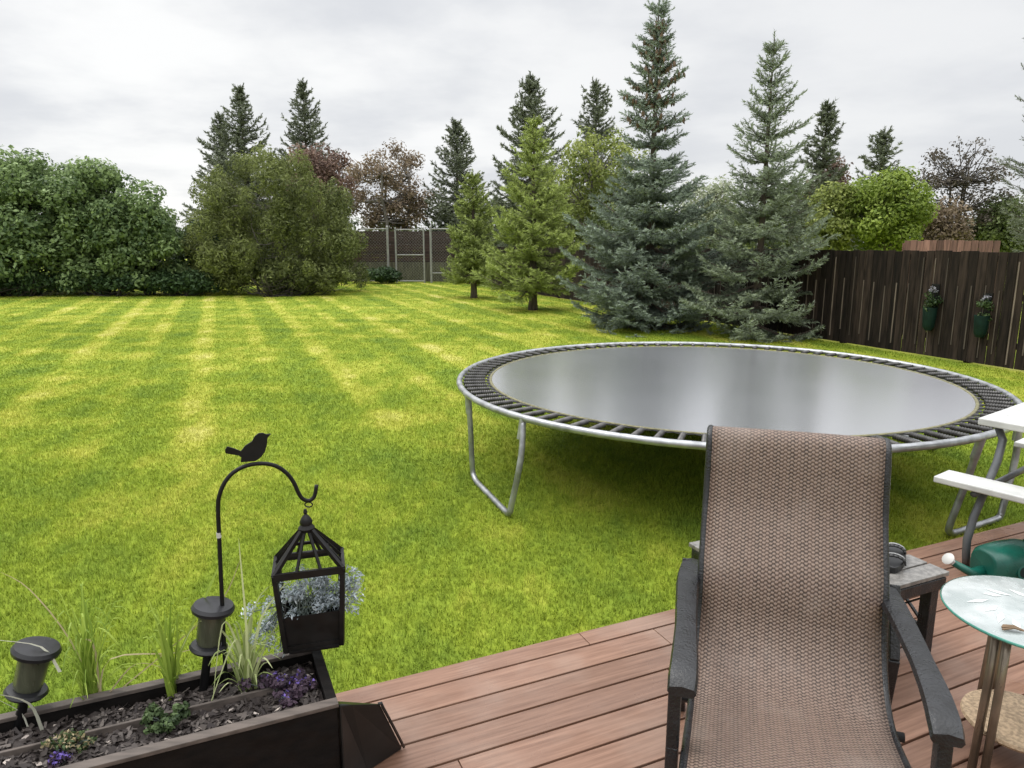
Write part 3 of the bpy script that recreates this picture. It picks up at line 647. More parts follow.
b.inputs['Coat Weight'].default_value = 1; b.inputs['Coat Roughness'].default_value = .17; b.inputs['Coat IOR'].default_value = 2.0
bp = N('ShaderNodeBump', t); bp.inputs['Strength'].default_value = .05; bp.inputs['Distance'].default_value = .002; L(n2.outputs[0], bp.inputs['Height'], t); L(bp.outputs[0], b.inputs['Normal'], t)
M['mat'] = m
q = MB(); nn = 96; rings = [.02] + list(np.linspace(.15, MR, 16))
vs = []; fs = []
for j, r in enumerate(rings):
    for k in range(nn): vs.append(tp(360 * k / nn, max(r, .001), TZ + .004 - .012 * (1 - (r / MR) ** 2)))
for j in range(len(rings) - 1):
    for k in range(nn): fs.append((j * nn + k, j * nn + (k + 1) % nn, (j + 1) * nn + (k + 1) % nn, (j + 1) * nn + k))
fs.append(tuple(range(nn)))
q.add(vs, fs); q.add([v - np.array([0, 0, .004]) for v in vs], fs); jm = q.build('jumping_mat', M['mat'], root, smooth=True)
M['web'] = mat('black_webbing', (.012, .012, .012), .7, spec=.3)
M['edge'] = mat('mat_edge_webbing', (.16, .15, .08), .8, var=.3, scale=30)
q = MB(); q.tube([tp(a, MR + .006, TZ + .003) for a in np.arange(0, 360, 3)], .013, 6, closed=True, flat=.5); q.build('mat_edge_band', M['edge'], root, smooth=True)
q = MB(); ri, ro = [tp(360 * k / 192, MR + .012, TZ + .001) for k in range(192)], [tp(360 * k / 192, MR + (.055 if k % 2 else .028), TZ + .001) for k in range(192)]
q.add(ri + ro, [(k, (k + 1) % 192, 192 + (k + 1) % 192, 192 + k) for k in range(192)]); o_ = q.build('ring_webbing', M['web'], root); md = o_.modifiers.new('solid', 'SOLIDIFY'); md.thickness = .003
# springs
sm = MB(); prof = []
for k in range(22): prof.append((.0145 if k % 2 else .011, .036 + .176 * k / 21))
prof = [(r_ * 1.35, z_) for r_, z_ in prof]; sm.lathe([(.004, .032)] + prof + [(.004, .216)], (0, 0, 0), (1, 0, 0), 8)
sm.tube([(.005, 0, .012), (.02, 0, .012), (.05, 0, 0)], .0035, 5); sm.tube([(.21, 0, 0), (.235, 0, .003), (.254, 0, .001)], .0035, 5)
sm.add([(.222, -.02, .004), (.26, -.03, .004), (.26, .03, .004), (.222, .02, .004)], [(0, 1, 2, 3)])
me = None
for k in range(96):
    a = 360 * (k + .5) / 96
    if me is None:
        so = sm.build('spring', M['darkgalv'], None, smooth='auto'); so.parent = root; me = so.data
    else:
        so = bpy.data.objects.new('spring', me); COL.objects.link(so); so.parent = root
    so.location = tuple(tp(a, TR, TZ) - TC); so.rotation_euler = (0, 0, rad(a) + math.pi)
for a0, a1 in ((198.5, 220.5), (300, 318), (3, 21), (105, 124)):
    q = MB(); T0, T1 = tp(a0, TR, TZ - .01), tp(a1, TR, TZ - .01)
    def foot_pt(a, da, dr): return tp(a + da, TR + dr, .024)
    F0, F1 = foot_pt(a0, -.6, -.12), foot_pt(a1, -1.6, -.02)
    if a0 < 200 and a0 > 190: F0, F1 = G(473, 478, .024), G(510, 516, .024)
    up0, up1 = (T0 - F0), (T1 - F1)
    q.tube(smoothprof([T0, F0 + up0 * .62 + (F1 - F0) * .015, F0 + up0 * .13, F0 + up0 * .03 + (F1 - F0) * .05, F0 + (F1 - F0) * .16, F0 + (F1 - F0) * .5, F0 + (F1 - F0) * .9, F1 + up1 * .03 - (F1 - F0) * .02, F1 + up1 * .13, F1 + up1 * .62 + (F1 - F0) * .06, T1], 4), .021, 10)
    lg = q.build('leg', M['galv'], root, smooth=True)
    for a in (a0, a1):
        q = MB(); T_, F_ = (T0, F0) if a == a0 else (T1, F1); q.tube([T_ + (F_ - T_) * .2, T_ + [0, 0, .005]], .0255, 10); q.build('leg_socket', M['galv'], lg, smooth='auto')

# ------------------------------------------------------------------ picnic table
ta = np.array([.60, -.80, 0]); tn = np.array([.80, .60, 0])
c0 = np.array([2.35, 3.48, 0]); root = empty('picnic_table', c0 + ta * .5 + tn * .3 + [0, 0, DECK], 'white plank picnic table with attached bench and grey tube legs on the deck', 'picnic table')
for k in range(4):
    q = MB(); a = c0 + tn * (.09 + .185 * k); q.box(a + ta * .75 + [0, 0, .94 - .018], (1.5, .178, .036), ta, tn); q.build('table_plank', M['white'], root, bevel=.006)
bc = np.array([2.13, 3.43, 0])
for off_, zz in ((0, .65), (1.06, .65)):
    q = MB(); q.box(bc + tn * (.088 + off_) + ta * .75 + [0, 0, zz - .016], (1.5, .176, .032), ta, tn); q.build('bench_plank', M['white'], root, bevel=.006)
M['greytube'] = mat('grey_painted_tube', (.10, .105, .11), .4, metal=.3, var=.2, scale=12, rvar=.1)
foot = G(966, 567, DECK); topp = D(1003, 438, 3.47); midb = D(997, 462, 3.45)
for s in (0, .95):
    q = MB(); dlt = ta * s
    P0 = np.array([2.43, 3.46, .89]); 
    pts = [P0 + tn * .25, P0 + tn * .04, D(1003, 440, 3.44), D(997, 462, 3.42), D(986, 488, 3.38), D(974, 516, 3.34), D(967, 540, 3.32), D(966, 556, 3.32), np.array([foot[0], foot[1], DECK + .001])]
    q.tube([p + dlt for p in pts], .019, 10)
    mirror = [p + dlt + tn * 2 * ((c0 + tn * .39 - p) @ tn) for p in pts]; q2 = MB(); q2.tube(mirror, .019, 10)
    q.build('leg', M['greytube'], root, smooth=True); q2.build('leg', M['greytube'], root, smooth=True)
    q = MB(); q.tube([bc + dlt + ta * .18 + tn * .02 + [0, 0, .6], bc + dlt + ta * .18 + tn * 1.22 + [0, 0, .6]], .016, 8); q.build('cross_tube', M['greytube'], root, smooth=True)

# ------------------------------------------------------------------ watering can
M['cangreen'] = mat('green_plastic', (.006, .085, .062), .35, var=.2, scale=10, rvar=.1)
M['whiteplastic'] = mat('white_plastic', (.48, .48, .46), .5, var=.05)
wc = G(1003, 580, DECK); root = empty('watering_can', wc, 'green plastic watering can with white rose lying on the deck', 'watering can')
ax = np.array([.97, .22, 0])
q = MB(); base_ = wc + np.array([0, 0, .0])
prof = []
body = [(-.135, .072, .085), (-.11, .088, .092), (-.02, .098, .098), (.08, .098, .1), (.13, .09, .095), (.155, .07, .085)]
n_ = 20; vs = []; fs = []; ay_ = np.cross((0, 0, 1), ax)
for s, rw, rh in body:
    for k in range(n_):
        th = 2 * math.pi * k / n_; zz = math.sin(th); zz = zz if zz > 0 else zz * .999
        vs.append(base_ + ax * s + ay_ * rw * math.copysign(abs(math.cos(th)) ** .8, math.cos(th)) + np.array([0, 0, rh * .98 + rh * .96 * math.copysign(abs(zz) ** .8, zz)]))
for i in range(len(body) - 1):
    for k in range(n_): fs.append((i * n_ + k, i * n_ + (k + 1) % n_, (i + 1) * n_ + (k + 1) % n_, (i + 1) * n_ + k))
fs.append(tuple(range(n_))); fs.append(tuple((len(body) - 1) * n_ + k for k in range(n_))); q.add(vs, fs)
q.build('body', M['cangreen'], root, smooth='auto', bevel=.006)
op = base_ + ax * .0 - ay_ * .094 + np.array([0, 0, .085])
q = MB(); q.lathe([(.034, 0), (.036, .006), (.026, .008), (.024, .004)], op, -ay_ + np.array([0, 0, .15]), 18); q.build('filler_rim', M['cangreen'], root, smooth='auto')
M['hole'] = mat('dark_inside', (.004, .012, .01), .9)
q = MB(); q.lathe([(.025, .0), (.025, .0075), (.001, .0078)], op, -ay_ + np.array([0, 0, .15]), 18); q.build('filler_hole', M['hole'], root)
q = MB(); q.tube([base_ - ax * .12 + [0, 0, .06], base_ - ax * .2 + [0, 0, .062], D(952, 562, wc[1] - .02)], [.03, .021, .016], 10); q.build('spout', M['cangreen'], root, smooth=True)
tip = D(952, 562, wc[1] - .02); q = MB(); ra = np.array([-.75, -.2, .6]); ra /= np.linalg.norm(ra)
q.lathe([(.012, -.012), (.013, .010), (.017, .014), (.028, .030), (.030, .034), (.024, .038), (.002, .040)], tip, ra, 14)
q.lathe([(.013, .0), (.019, .004), (.019, .013), (.013, .016)], tip, ra, 6)
q.build('rose', M['whiteplastic'], root, smooth='auto')
q = MB(); q.tube([base_ + ax * .1 + [0, 0, .19], base_ + ax * .16 + [0, 0, .24], base_ + ax * .24 + [0, 0, .2], base_ + ax * .22 + [0, 0, .1], base_ + ax * .15 + [0, 0, .05]], .012, 8); q.build('handle', M['cangreen'], root, smooth=True)

# ------------------------------------------------------------------ low slatted table behind the chair
M['slat'] = mat('wet_grey_slat', (.17, .162, .15), .22, var=.3, scale=45, stretch=(1, 1, 1), rvar=.14, spec=.6, bump=.15)
TZ2 = .55; tr_ = G(951, 572, TZ2); tl_ = G(688, 542, TZ2)
du = (tr_ - tl_) @ U; dn = (tl_ - tr_) @ NV
near = tr_ - U * du                                  # near-left corner
root = empty('slat_table', near + U * du / 2 + NV * dn / 2 + [0, 0, DECK - TZ2], 'low black slatted side table behind the sling chair', 'side table')
q = MB(); ns_ = 7; sw = dn / ns_
for k in range(ns_): q.box(near + U * du / 2 + NV * (sw * (k + .5)) + [0, 0, -.009], (du, sw - .009, .018), U, NV)
q.build('slat_top', M['slat'], root, bevel=.003)
q = MB()
for (a, b_) in (((.02, .012), (du - .02, .012)), ((.02, dn - .012), (du - .02, dn - .012)), ((.012, .025), (.012, dn - .025)), ((du - .012, .025), (du - .012, dn - .025))):
    q.bar(near + U * a[0] + NV * a[1] + [0, 0, -.041], near + U * b_[0] + NV * b_[1] + [0, 0, -.041], .022, .044)
q.build('apron', M['wetblack'], root, bevel=.002)
for a, b_ in ((.045, .045), (du - .045, .045), (.045, dn - .045), (du - .045, dn - .045)):
    q = MB(); q.box(near + U * a + NV * b_ + [0, 0, -(TZ2 - DECK) / 2 - .01], (.045, .045, TZ2 - DECK - .022), U, NV); q.build('leg', M['wetblack'], root, bevel=.003)
for a in (.045, du - .045):
    q = MB(); A_ = near + U * a
    q.bar(A_ + NV * .068 + [0, 0, -.115], A_ + NV * (dn - .068) + [0, 0, -.115], .016, .016)
    q.bar(A_ + NV * .068 + [0, 0, -.25], A_ + NV * (dn - .068) + [0, 0, -.25], .016, .016)
    q.build('stretcher', M['wetblack'], root)
    q = MB(); nx = 4; w_ = (dn - .136) / nx
    for k in range(nx):
        q.bar(A_ + NV * (.068 + w_ * k) + [0, 0, -.13], A_ + NV * (.068 + w_ * (k + 1)) + [0, 0, -.235], .012, .008)
        q.bar(A_ + NV * (.068 + w_ * (k + 1)) + U * .009 + [0, 0, -.13], A_ + NV * (.068 + w_ * k) + U * .009 + [0, 0, -.235], .012, .008)
    q.build('cross_brace', M['wetblack'], root)
# black sandal on that table
sc_ = G(893, 562, TZ2); sd_ = U * .8 + NV * .6; sd_ /= np.linalg.norm(sd_); sn_ = np.cross((0, 0, 1), sd_)
root = empty('sandal', sc_, 'black strappy sandal lying on the low slatted table', 'sandal')
M['rubber'] = mat('black_rubber', (.010, .010, .011), .4, var=.3, scale=30); M['strapw'] = mat('grey_strap_edge', (.45, .45, .45), .6)
q = MB(); out = []
for k in range(24):
    th = 2 * math.pi * k / 24; a = .12 * math.cos(th); w = .043 * math.sin(th) * (1 + .18 * math.cos(th)); out.append(sc_ + sd_ * a + sn_ * w + [0, 0, .001])
q.prism(out, (0, 0, .026)); q.build('sole', M['rubber'], root, bevel=.004)
for s, h_, lean_ in ((-.045, .03, -.012), (.05, .026, .012)):
    q = MB(); arc = [sc_ + sd_ * (s + lean_ * math.sin(math.pi * k / 8)) + sn_ * .042 * math.cos(math.pi * k / 8) + [0, 0, .024 + h_ * math.sin(math.pi * k / 8)] for k in range(9)]
    
    for a_, b_ in zip(arc[:-1], arc[1:]): q.bar(a_, b_, .034, .006, up=np.cross((b_ - a_) / np.linalg.norm(b_ - a_), sd_))
    q.build('strap', M['rubber'], root, smooth=True)
    q = MB(); q.tube([p_ + np.array([0, 0, .005]) + sd_ * .002 for p_ in arc[1:-1]], .0022, 6); q.build('strap_edge', M['strapw'], root, smooth=True)

# ------------------------------------------------------------------ sling patio chair
cf = np.array([-.30, -.954, 0]); cr_ = np.array([.954, -.30, 0]); cm = np.array([.842, 2.012, 0])
def ch(s, r, z): return cm + cf * s + cr_ * r + np.array([0, 0, z])
root = empty('patio_chair', ch(.35, 0, DECK), 'brown woven sling patio chair with black metal frame facing the house', 'patio chair')
prof = [(-.165, 1.205), (-.14, 1.222), (-.105, 1.226), (-.078, 1.205), (-.06, 1.15), (-.045, 1.08), (-.02, 1.0), (.03, .915), (.075, .845), (.098, .78), (.115, .715), (.145, .655), (.195, .602), (.26, .57), (.34, .56), (.45, .575), (.57, .6), (.67, .618), (.73, .618), (.765, .595), (.785, .56)]
m, t, b = newmat('woven_sling')
uvn = N('ShaderNodeUVMap', t, uv_map='UVMap'); sx = N('ShaderNodeSeparateXYZ', t); L(uvn.outputs[0], sx.inputs[0], t)
u_, v_ = sx.outputs[0], sx.outputs[1]
nzs = N('ShaderNodeTexNoise', t); nzs.inputs['Scale'].default_value = 60; L(uvn.outputs[0], nzs.inputs[0], t)
par = wmath('PINGPONG', wmath('MULTIPLY', u_, 1 / .0098, tree=t), 1, tree=t)                # alternate columns step half a row
stg = maprange(par, .35, .65, 0, .5, t)
wv = wmath('SINE', wmath('MULTIPLY', wmath('ADD', wmath('MULTIPLY', v_, 1 / .0118, tree=t), stg, tree=t), 2 * math.pi, tree=t), tree=t)
col_ = wmath('COSINE', wmath('MULTIPLY', u_, 2 * math.pi / .0098, tree=t), tree=t)
pat = wmath('ADD', wmath('MULTIPLY', wv, .6, tree=t), wmath('ADD', wmath('MULTIPLY', col_, .22, tree=t), wmath('MULTIPLY', wmath('SUBTRACT', nzs.outputs[0], .5, tree=t), 1.1, tree=t), tree=t), tree=t)
pf = maprange(pat, -.8, .8, 0, 1, t)
band = maprange(wmath('SINE', wmath('MULTIPLY', u_, 2 * math.pi / .042, tree=t), tree=t), -1, 1, 0, 1, t)
c = mixc((.036, .023, .018), (.235, .170, .134), pf, t)
c = mixc(c, (.20, .13, .10), wmath('MULTIPLY', band, .18, tree=t), t)
nl_ = N('ShaderNodeTexNoise', t); nl_.inputs['Scale'].default_value = 5; nl_.inputs['Detail'].default_value = 5; L(uvn.outputs[0], nl_.inputs[0], t)
c = mixc(c, (.27, .22, .19), wmath('MULTIPLY', maprange(nl_.outputs[0], .5, .72, 0, 1, t), .3, tree=t), t)
L(c, b.inputs['Base Color'], t); b.inputs['Roughness'].default_value = .5; b.inputs['Specular IOR Level'].default_value = .4
bp = N('ShaderNodeBump', t); bp.inputs['Strength'].default_value = .6; bp.inputs['Distance'].default_value = .003; L(pf, bp.inputs['Height'], t); L(bp.outputs[0], b.inputs['Normal'], t)
M['sling'] = m
SPF = smoothprof(prof); HW = .247; nu = 10
arc = np.r_[0, np.cumsum(np.linalg.norm(np.diff(SPF, axis=0), axis=1))]
tg = np.gradient(SPF, axis=0); nrm = np.c_[tg[:, 1], -tg[:, 0]] / np.linalg.norm(tg, axis=1)[:, None]
q = MB(); vs = []; fs = []; uv = []
for i, (s, z) in enumerate(SPF):
    for j in range(nu + 1):
        x = -1 + 2 * j / nu; sag = .022 * (1 - x * x) * math.sin(math.pi * min(1, arc[i] / arc[-1]))
        vs.append(ch(s + nrm[i, 0] * sag * -1 * (1 if True else 0) * -1 * -1, x * HW, z + nrm[i, 1] * sag * -1)); uv.append((x * HW, arc[i]))
for i in range(len(SPF) - 1):
    for j in range(nu): k = i * (nu + 1) + j; fs.append((k, k + 1, k + nu + 2, k + nu + 1))
q.add(vs, fs); so = q.build('sling', M['sling'], root, smooth=True)
ul = so.data.uv_layers.new(name='UVMap')
for lp_ in so.data.loops: ul.data[lp_.index].uv = uv[lp_.vertex_index]
md = so.modifiers.new('solid', 'SOLIDIFY'); md.thickness = .004; md.offset = 0
for sg in (-1, 1):
    q = MB(); q.tube([ch(s - .004, sg * (HW + .006), z - .006) for s, z in SPF[2:]], .011, 8); q.build('side_rail', M['wetblack'], root, smooth=True)
    # arm: broad flat cast arm, curving outward then in
    wid = []; path = []
    X0, X1 = (.285, .268)
    if sg < 0: ctr = [(-.085, -.288, .775), (-.03, -.29, .79), (.1, -.29, .803), (.25, -.284, .81), (.4, -.276, .81), (.52, -.270, .805), (.6, -.268, .795), (.635, -.268, .775)]
    else: ctr = [(-.085, .278, .775), (-.03, .276, .79), (.1, .275, .803), (.25, .277, .81), (.4, .28, .81), (.52, .282, .805), (.6, .28, .795), (.635, .28, .775)]
    ws = [.05, .06, .068, .062, .058, .066, .07, .066]
    C2 = smoothprof(ctr, 3); W2 = np.interp(np.linspace(0, 1, len(C2)), np.linspace(0, 1, len(ws)), ws)
    q = MB(); vs = []; fs = []; sec = [(-1, -.3), (-.85, .55), (0, .9), (.85, .55), (1, -.3), (.8, -1), (-.8, -1)]
    for (s, r_, z), w in zip(C2, W2):
        for a, b_ in sec: vs.append(ch(s, r_ + a * w / 2, z + b_ * .014))
    ns_ = len(sec)
    for i in range(len(C2) - 1):
        for k in range(ns_): fs.append((i * ns_ + k, i * ns_ + (k + 1) % ns_, (i + 1) * ns_ + (k + 1) % ns_, (i + 1) * ns_ + k))
    fs.append(tuple(range(ns_))); fs.append(tuple((len(C2) - 1) * ns_ + k for k in range(ns_))); q.add(vs, fs)
    q.build('arm', M['wetblack'], root, smooth='auto')
    r0 = sg * .285
    q = MB()
    for p0, p1 in zip([(.59, .785), (.6, .6), (.62, .4)], [(.6, .6), (.62, .4), (.66, DECK + .001)]): q.bar(ch(p0[0], r0, p0[1] + .01), ch(p1[0], r0, p1[1]), .03, .042, up=cf)
    q.build('leg', M['wetblack'], root, bevel=.004)
    q = MB()
    for p0, p1 in zip([(-.06, .785), (.03, .6), (-.02, .4)], [(.03, .6), (-.02, .4), (-.14, DECK + .001)]): q.bar(ch(p0[0], sg * .302, p0[1] + .01), ch(p1[0], sg * .302, p1[1]), .03, .045, up=cf)
    q.build('leg', M['wetblack'], root, bevel=.004)
for s, z in ((.3, .535), (.68, .58)):
    q = MB(); q.tube([ch(s, -.285, z), ch(s, .285, z)], .013, 8); q.build('stretcher', M['blackmetal'], root, smooth=True)

# ------------------------------------------------------------------ round glass side table
rc = np.array([1.595, 1.985, 0]); RR = .25; RZ = .70
root = empty('glass_table', rc + [0, 0, DECK], 'small round frosted glass side table with bronze tube legs', 'side table')
m, t, b = newmat('frosted_glass'); 
tcn = N('ShaderNodeTexCoord', t); n1 = N('ShaderNodeTexNoise', t); n1.inputs['Scale'].default_value = 9; n1.inputs['Detail'].default_value = 6; L(tcn.outputs['Object'], n1.inputs[0], t)
n2 = N('ShaderNodeTexNoise', t); n2.inputs['Scale'].default_value = 30; L(tcn.outputs['Object'], n2.inputs[0], t)
c = mixc((.40, .45, .445), (.58, .62, .615), maprange(n1.outputs[0], .35, .65, 0, 1, t), t); L(c, b.inputs['Base Color'], t)
L(maprange(n2.outputs[0], .4, .6, .08, .3, t), b.inputs['Roughness'], t); b.inputs['Transmission Weight'].default_value = .25; b.inputs['IOR'].default_value = 1.45; b.inputs['Specular IOR Level'].default_value = .7
M['frost'] = m
m, t, b = newmat('glass_edge'); b.inputs['Base Color'].default_value = (.12, .42, .34, 1); b.inputs['Roughness'].default_value = .15; b.inputs['Transmission Weight'].default_value = .3; M['glassedge'] = m
q = MB(); q.lathe([(RR - .002, RZ - .008), (RR - .002, RZ - .001), (RR - .004, RZ), (.001, RZ)], (rc[0], rc[1], 0), n=64); q.build('glass_top', M['frost'], root, smooth='auto')
q = MB(); q.lathe([(RR - .001, RZ - .0085), (RR + .0015, RZ - .006), (RR + .0015, RZ - .002), (RR - .001, RZ + .0008)], (rc[0], rc[1], 0), n=64)
q.f = [f for f in q.f if len(f) == 4]; q.build('glass_rim', M['glassedge'], root, smooth=True)
M['etch'] = mat('etched_leaf', (.60, .645, .635), .7, var=.05)
R = random.Random(21); q = MB()
for k in range(16):
    th = 6.283 * k / 16 + R.uniform(-.1, .1); r0 = .10 + .03 * R.random(); dv = np.array([math.cos(th), math.sin(th), 0]); sv = np.array([-dv[1], dv[0], 0]); l = .055 + .03 * R.random(); a0 = dv * .6 + sv * .7
    p0 = np.array([rc[0], rc[1], RZ + .0012]) + dv * r0; a0 = a0 / np.linalg.norm(a0); b0 = np.cross((0, 0, 1), a0)
    q.add([p0, p0 + a0 * l * .4 + b0 * .010, p0 + a0 * l, p0 + a0 * l * .4 - b0 * .010], [(0, 1, 2, 3)])
q.build('etched_leaves', M['etch'], root)
M['bronze'] = mat('weathered_bronze_tube', (.28, .235, .18), .32, metal=.7, var=.35, scale=16, rvar=.14, stretch=(1, 1, .4))
for k in range(3):
    th = rad(205 + 120 * k)
    for dth in (-.10, .10):
        q = MB(); a = th + dth
        q.tube([rc + np.array([math.cos(a) * .16, math.sin(a) * .16, RZ - .010]), rc + np.array([math.cos(a) * .165, math.sin(a) * .165, .5]), rc + np.array([math.cos(a) * .185, math.sin(a) * .185, DECK + .001])], .0125, 10); q.build('leg', M['bronze'], root, smooth=True)
q = MB(); q.tube([rc + np.array([math.cos(a) * .17, math.sin(a) * .17, RZ - .019]) for a in np.arange(0, 6.28, .2)], .009, 8, closed=True); q.build('top_ring', M['bronze'], root, smooth=True)
M['wicker'] = mat('tan_wicker', (.42, .31, .2), .7, var=.3, scale=90, bump=.5, bscale=90)
q = MB(); q.lathe([(.15, .315), (.158, .325), (.155, .335), (.001, .339)], (rc[0], rc[1], 0), n=40); q.build('lower_shelf', M['wicker'], root, smooth='auto')
# dry twig decoration on the glass
M['twig'] = mat('dry_twig', (.18, .12, .07), .8)
tw0 = G(1024, 633, RZ); root = empty('dry_twig', tw0 + [0, 0, .001], 'small dry brown twig lying on the frosted glass', 'twig')
q = MB(); R = random.Random(4)
for k in range(6):
    a = R.uniform(2.2, 4.2); q.tube([tw0 + [0, 0, .006], tw0 + np.array([math.cos(a) * .03, math.sin(a) * .02, .014]), tw0 + np.array([math.cos(a) * .06, math.sin(a) * .04, .008])], .003, 5)
q.build('twig', M['twig'], root)

# ------------------------------------------------------------------ planter box
BZ = .50; fr = G(337, 703, BZ); bw_ = .335; BL = 2.1
root = empty('planter_box', fr - U * BL / 2 + NV * bw_ / 2 + [0, 0, DECK - BZ], 'long dark wooden planter box on the deck edge full of mulch', 'planter')
M['planter'] = mat('dark_planter_wood', (.005, .0038, .0033), .65, spec=.18, var=.4, scale=6, stretch=(1, 6, 6), rvar=.15, bump=.2)
M['planter_edge'] = mat('weathered_planter_rim', (.085, .068, .058), .7, var=.35, scale=8, stretch=(1, 6, 6))
H_ = BZ - DECK; tk = .022
def bx(a0, a1, n0, n1, z0, z1, nm, mm, lab=None, bevel=.002):
    q = MB(); q.box(fr + U * (a0 + a1) / 2 + NV * (n0 + n1) / 2 + np.array([0, 0, (z0 + z1) / 2 - BZ]), (a1 - a0, n1 - n0, z1 - z0), U, NV); return q.build(nm, mm, root, bevel=bevel, label=lab)
bx(-BL, 0, 0, tk, DECK + .001, BZ - .014, 'front_panel', M['planter']); bx(-BL, 0, bw_ - tk, bw_, DECK + .001, BZ - .014, 'back_panel', M['planter'])
bx(-BL, -BL + tk, tk + .001, bw_ - tk - .001, DECK + .001, BZ - .014, 'end_panel', M['planter']); bx(-tk, -.001, tk + .001, bw_ - tk - .001, DECK + .001, BZ - .014, 'end_panel', M['planter'])
bx(-BL, .004, -.004, tk + .008, BZ - .013, BZ, 'rim_board', M['planter_edge']); bx(-BL, .004, bw_ - tk - .004, bw_ + .004, BZ - .013, BZ, 'rim_board', M['planter_edge'])
bx(-tk - .004, .004, tk + .009, bw_ - tk - .005, BZ - .013, BZ, 'rim_board', M['planter'])
bx(-BL + tk + .01, -tk - .12, .185, .194, BZ - .1, BZ - .022, 'divider', M['planter_edge'])
# soil and mulch
m, t, b = newmat('mulch'); at = N('ShaderNodeAttribute', t, attribute_name='tint'); c = mixc((.014, .008, .007), (.52, .45, .40), at.outputs['Fac'], t); L(c, b.inputs['Base Color'], t); b.inputs['Roughness'].default_value = .7; M['mulch'] = m
rgm = np.random.default_rng(90); SZ = BZ - .05
na, nb = 120, 20; A_, B_ = np.meshgrid(np.linspace(-BL + tk + .002, -tk - .002, na), np.linspace(tk + .002, bw_ - tk - .002, nb), indexing='ij')
hz = SZ + rgm.normal(0, .005, A_.shape) + .008 * np.sin(A_ * 9) * np.cos(B_ * 14)
V = fr[None, None] * [1, 1, 0] + U * A_[..., None] + NV * B_[..., None] + np.array([0, 0, 1.]) * hz[..., None]
idx = np.arange(na * nb).reshape(na, nb); Fg = np.stack([idx[:-1, :-1], idx[1:, :-1], idx[1:, 1:], idx[:-1, 1:]], -1).reshape(-1, 4)
nc = 5200; ca = rgm.uniform(-BL + tk + .01, -tk - .01, nc); cb = rgm.uniform(tk + .008, bw_ - tk - .008, nc)
cpos = fr * [1, 1, 0] + U * ca[:, None] + NV * cb[:, None] + np.array([0, 0, 1.]) * (SZ + .006 + rgm.uniform(-.002, .008, nc))[:, None]
nr = rgm.normal(0, .45, (nc, 3)) + [0, 0, 1]; nr /= np.linalg.norm(nr, axis=1, keepdims=True); _, aa, bb = frames(nr); th = rgm.uniform(0, 6.28, nc)[:, None]; uu = aa * np.cos(th) + bb * np.sin(th); vv_ = np.cross(nr, uu)
l = rgm.uniform(.005, .016, nc)[:, None]; w = l * rgm.uniform(.3, .6, nc)[:, None]
Vc = np.stack([cpos - uu * l - vv_ * w, cpos + uu * l - vv_ * w * .6, cpos + uu * l * .9 + vv_ * w, cpos - uu * l * .8 + vv_ * w * .8], 1).reshape(-1, 3)
tt = np.r_[np.full(na * nb, .03), np.repeat(np.clip(np.where(rgm.random(nc) < .035, rgm.uniform(.5, 1, nc), rgm.exponential(.065, nc)), 0, 1), 4)]
o = np_obj('mulch', np.concatenate([V.reshape(-1, 3), Vc]), np.concatenate([Fg, np.arange(4 * nc).reshape(-1, 4) + na * nb]), M['mulch'], tint=tt)
tag(o, 'dark brown wood chip mulch filling the planter box', 'mulch', kind='stuff')
# dark angular plastic scoop standing on the deck against the planter end
M['darkplastic'] = mat('dark_grey_plastic', (.012, .012, .0115), .42, spec=.35, var=.35, scale=5, rvar=.12)
sb = G(372, 762, DECK); root = empty('plastic_bin', fr + U * .09 + NV * .1 + [0, 0, DECK - BZ], 'dark grey angular plastic bin against the planter end', 'bin')
q = MB(); a = fr + U * .008
P = [fr + U * .006 + [0, 0, -.004], G(378, 703, BZ - .012) , ]
A0 = fr + U * .0055 - [0, 0, .006]; A1 = A0 + NV * .05 - [0, 0, .02]
C_ = D(380, 704, 1.90); C1 = C_ + NV * .04 - [0, 0, .025]
bot0 = np.array([*(A0 - NV * .03)[:2], DECK + .001]); bot1 = np.array([*G(368, 772, DECK)[:2], DECK + .001]); bot2 = np.array([*G(403, 749, DECK)[:2], DECK + .001]); bot3 = bot2 + NV * .03 - U * .03; bot4 = np.array([*A1[:2], DECK + .001])
M1 = D(352, 704, 1.85)
q.add([A0, M1, C_, C1, A1, bot0, bot1, bot2, bot3, bot4], [(0, 1, 6, 5), (1, 2, 7, 6), (2, 3, 8, 7), (3, 4, 9, 8), (4, 0, 5, 9), (5, 6, 7, 8, 9), (0, 1, 2, 3, 4)])
q.build('bin_body', M['darkplastic'], root, bevel=.006)
q = MB(); q.tube([C_ - U * .006 + [0, 0, .001], C_ + U * .004 + [0, 0, .002], C_ + U * .008 - [0, 0, .012], C_ * .5 + bot2 * .5 + U * .005, bot2 + U * .003 + [0, 0, .006]], .005, 6); q.build('rim_bead', M['darkplastic'], root, smooth=True)

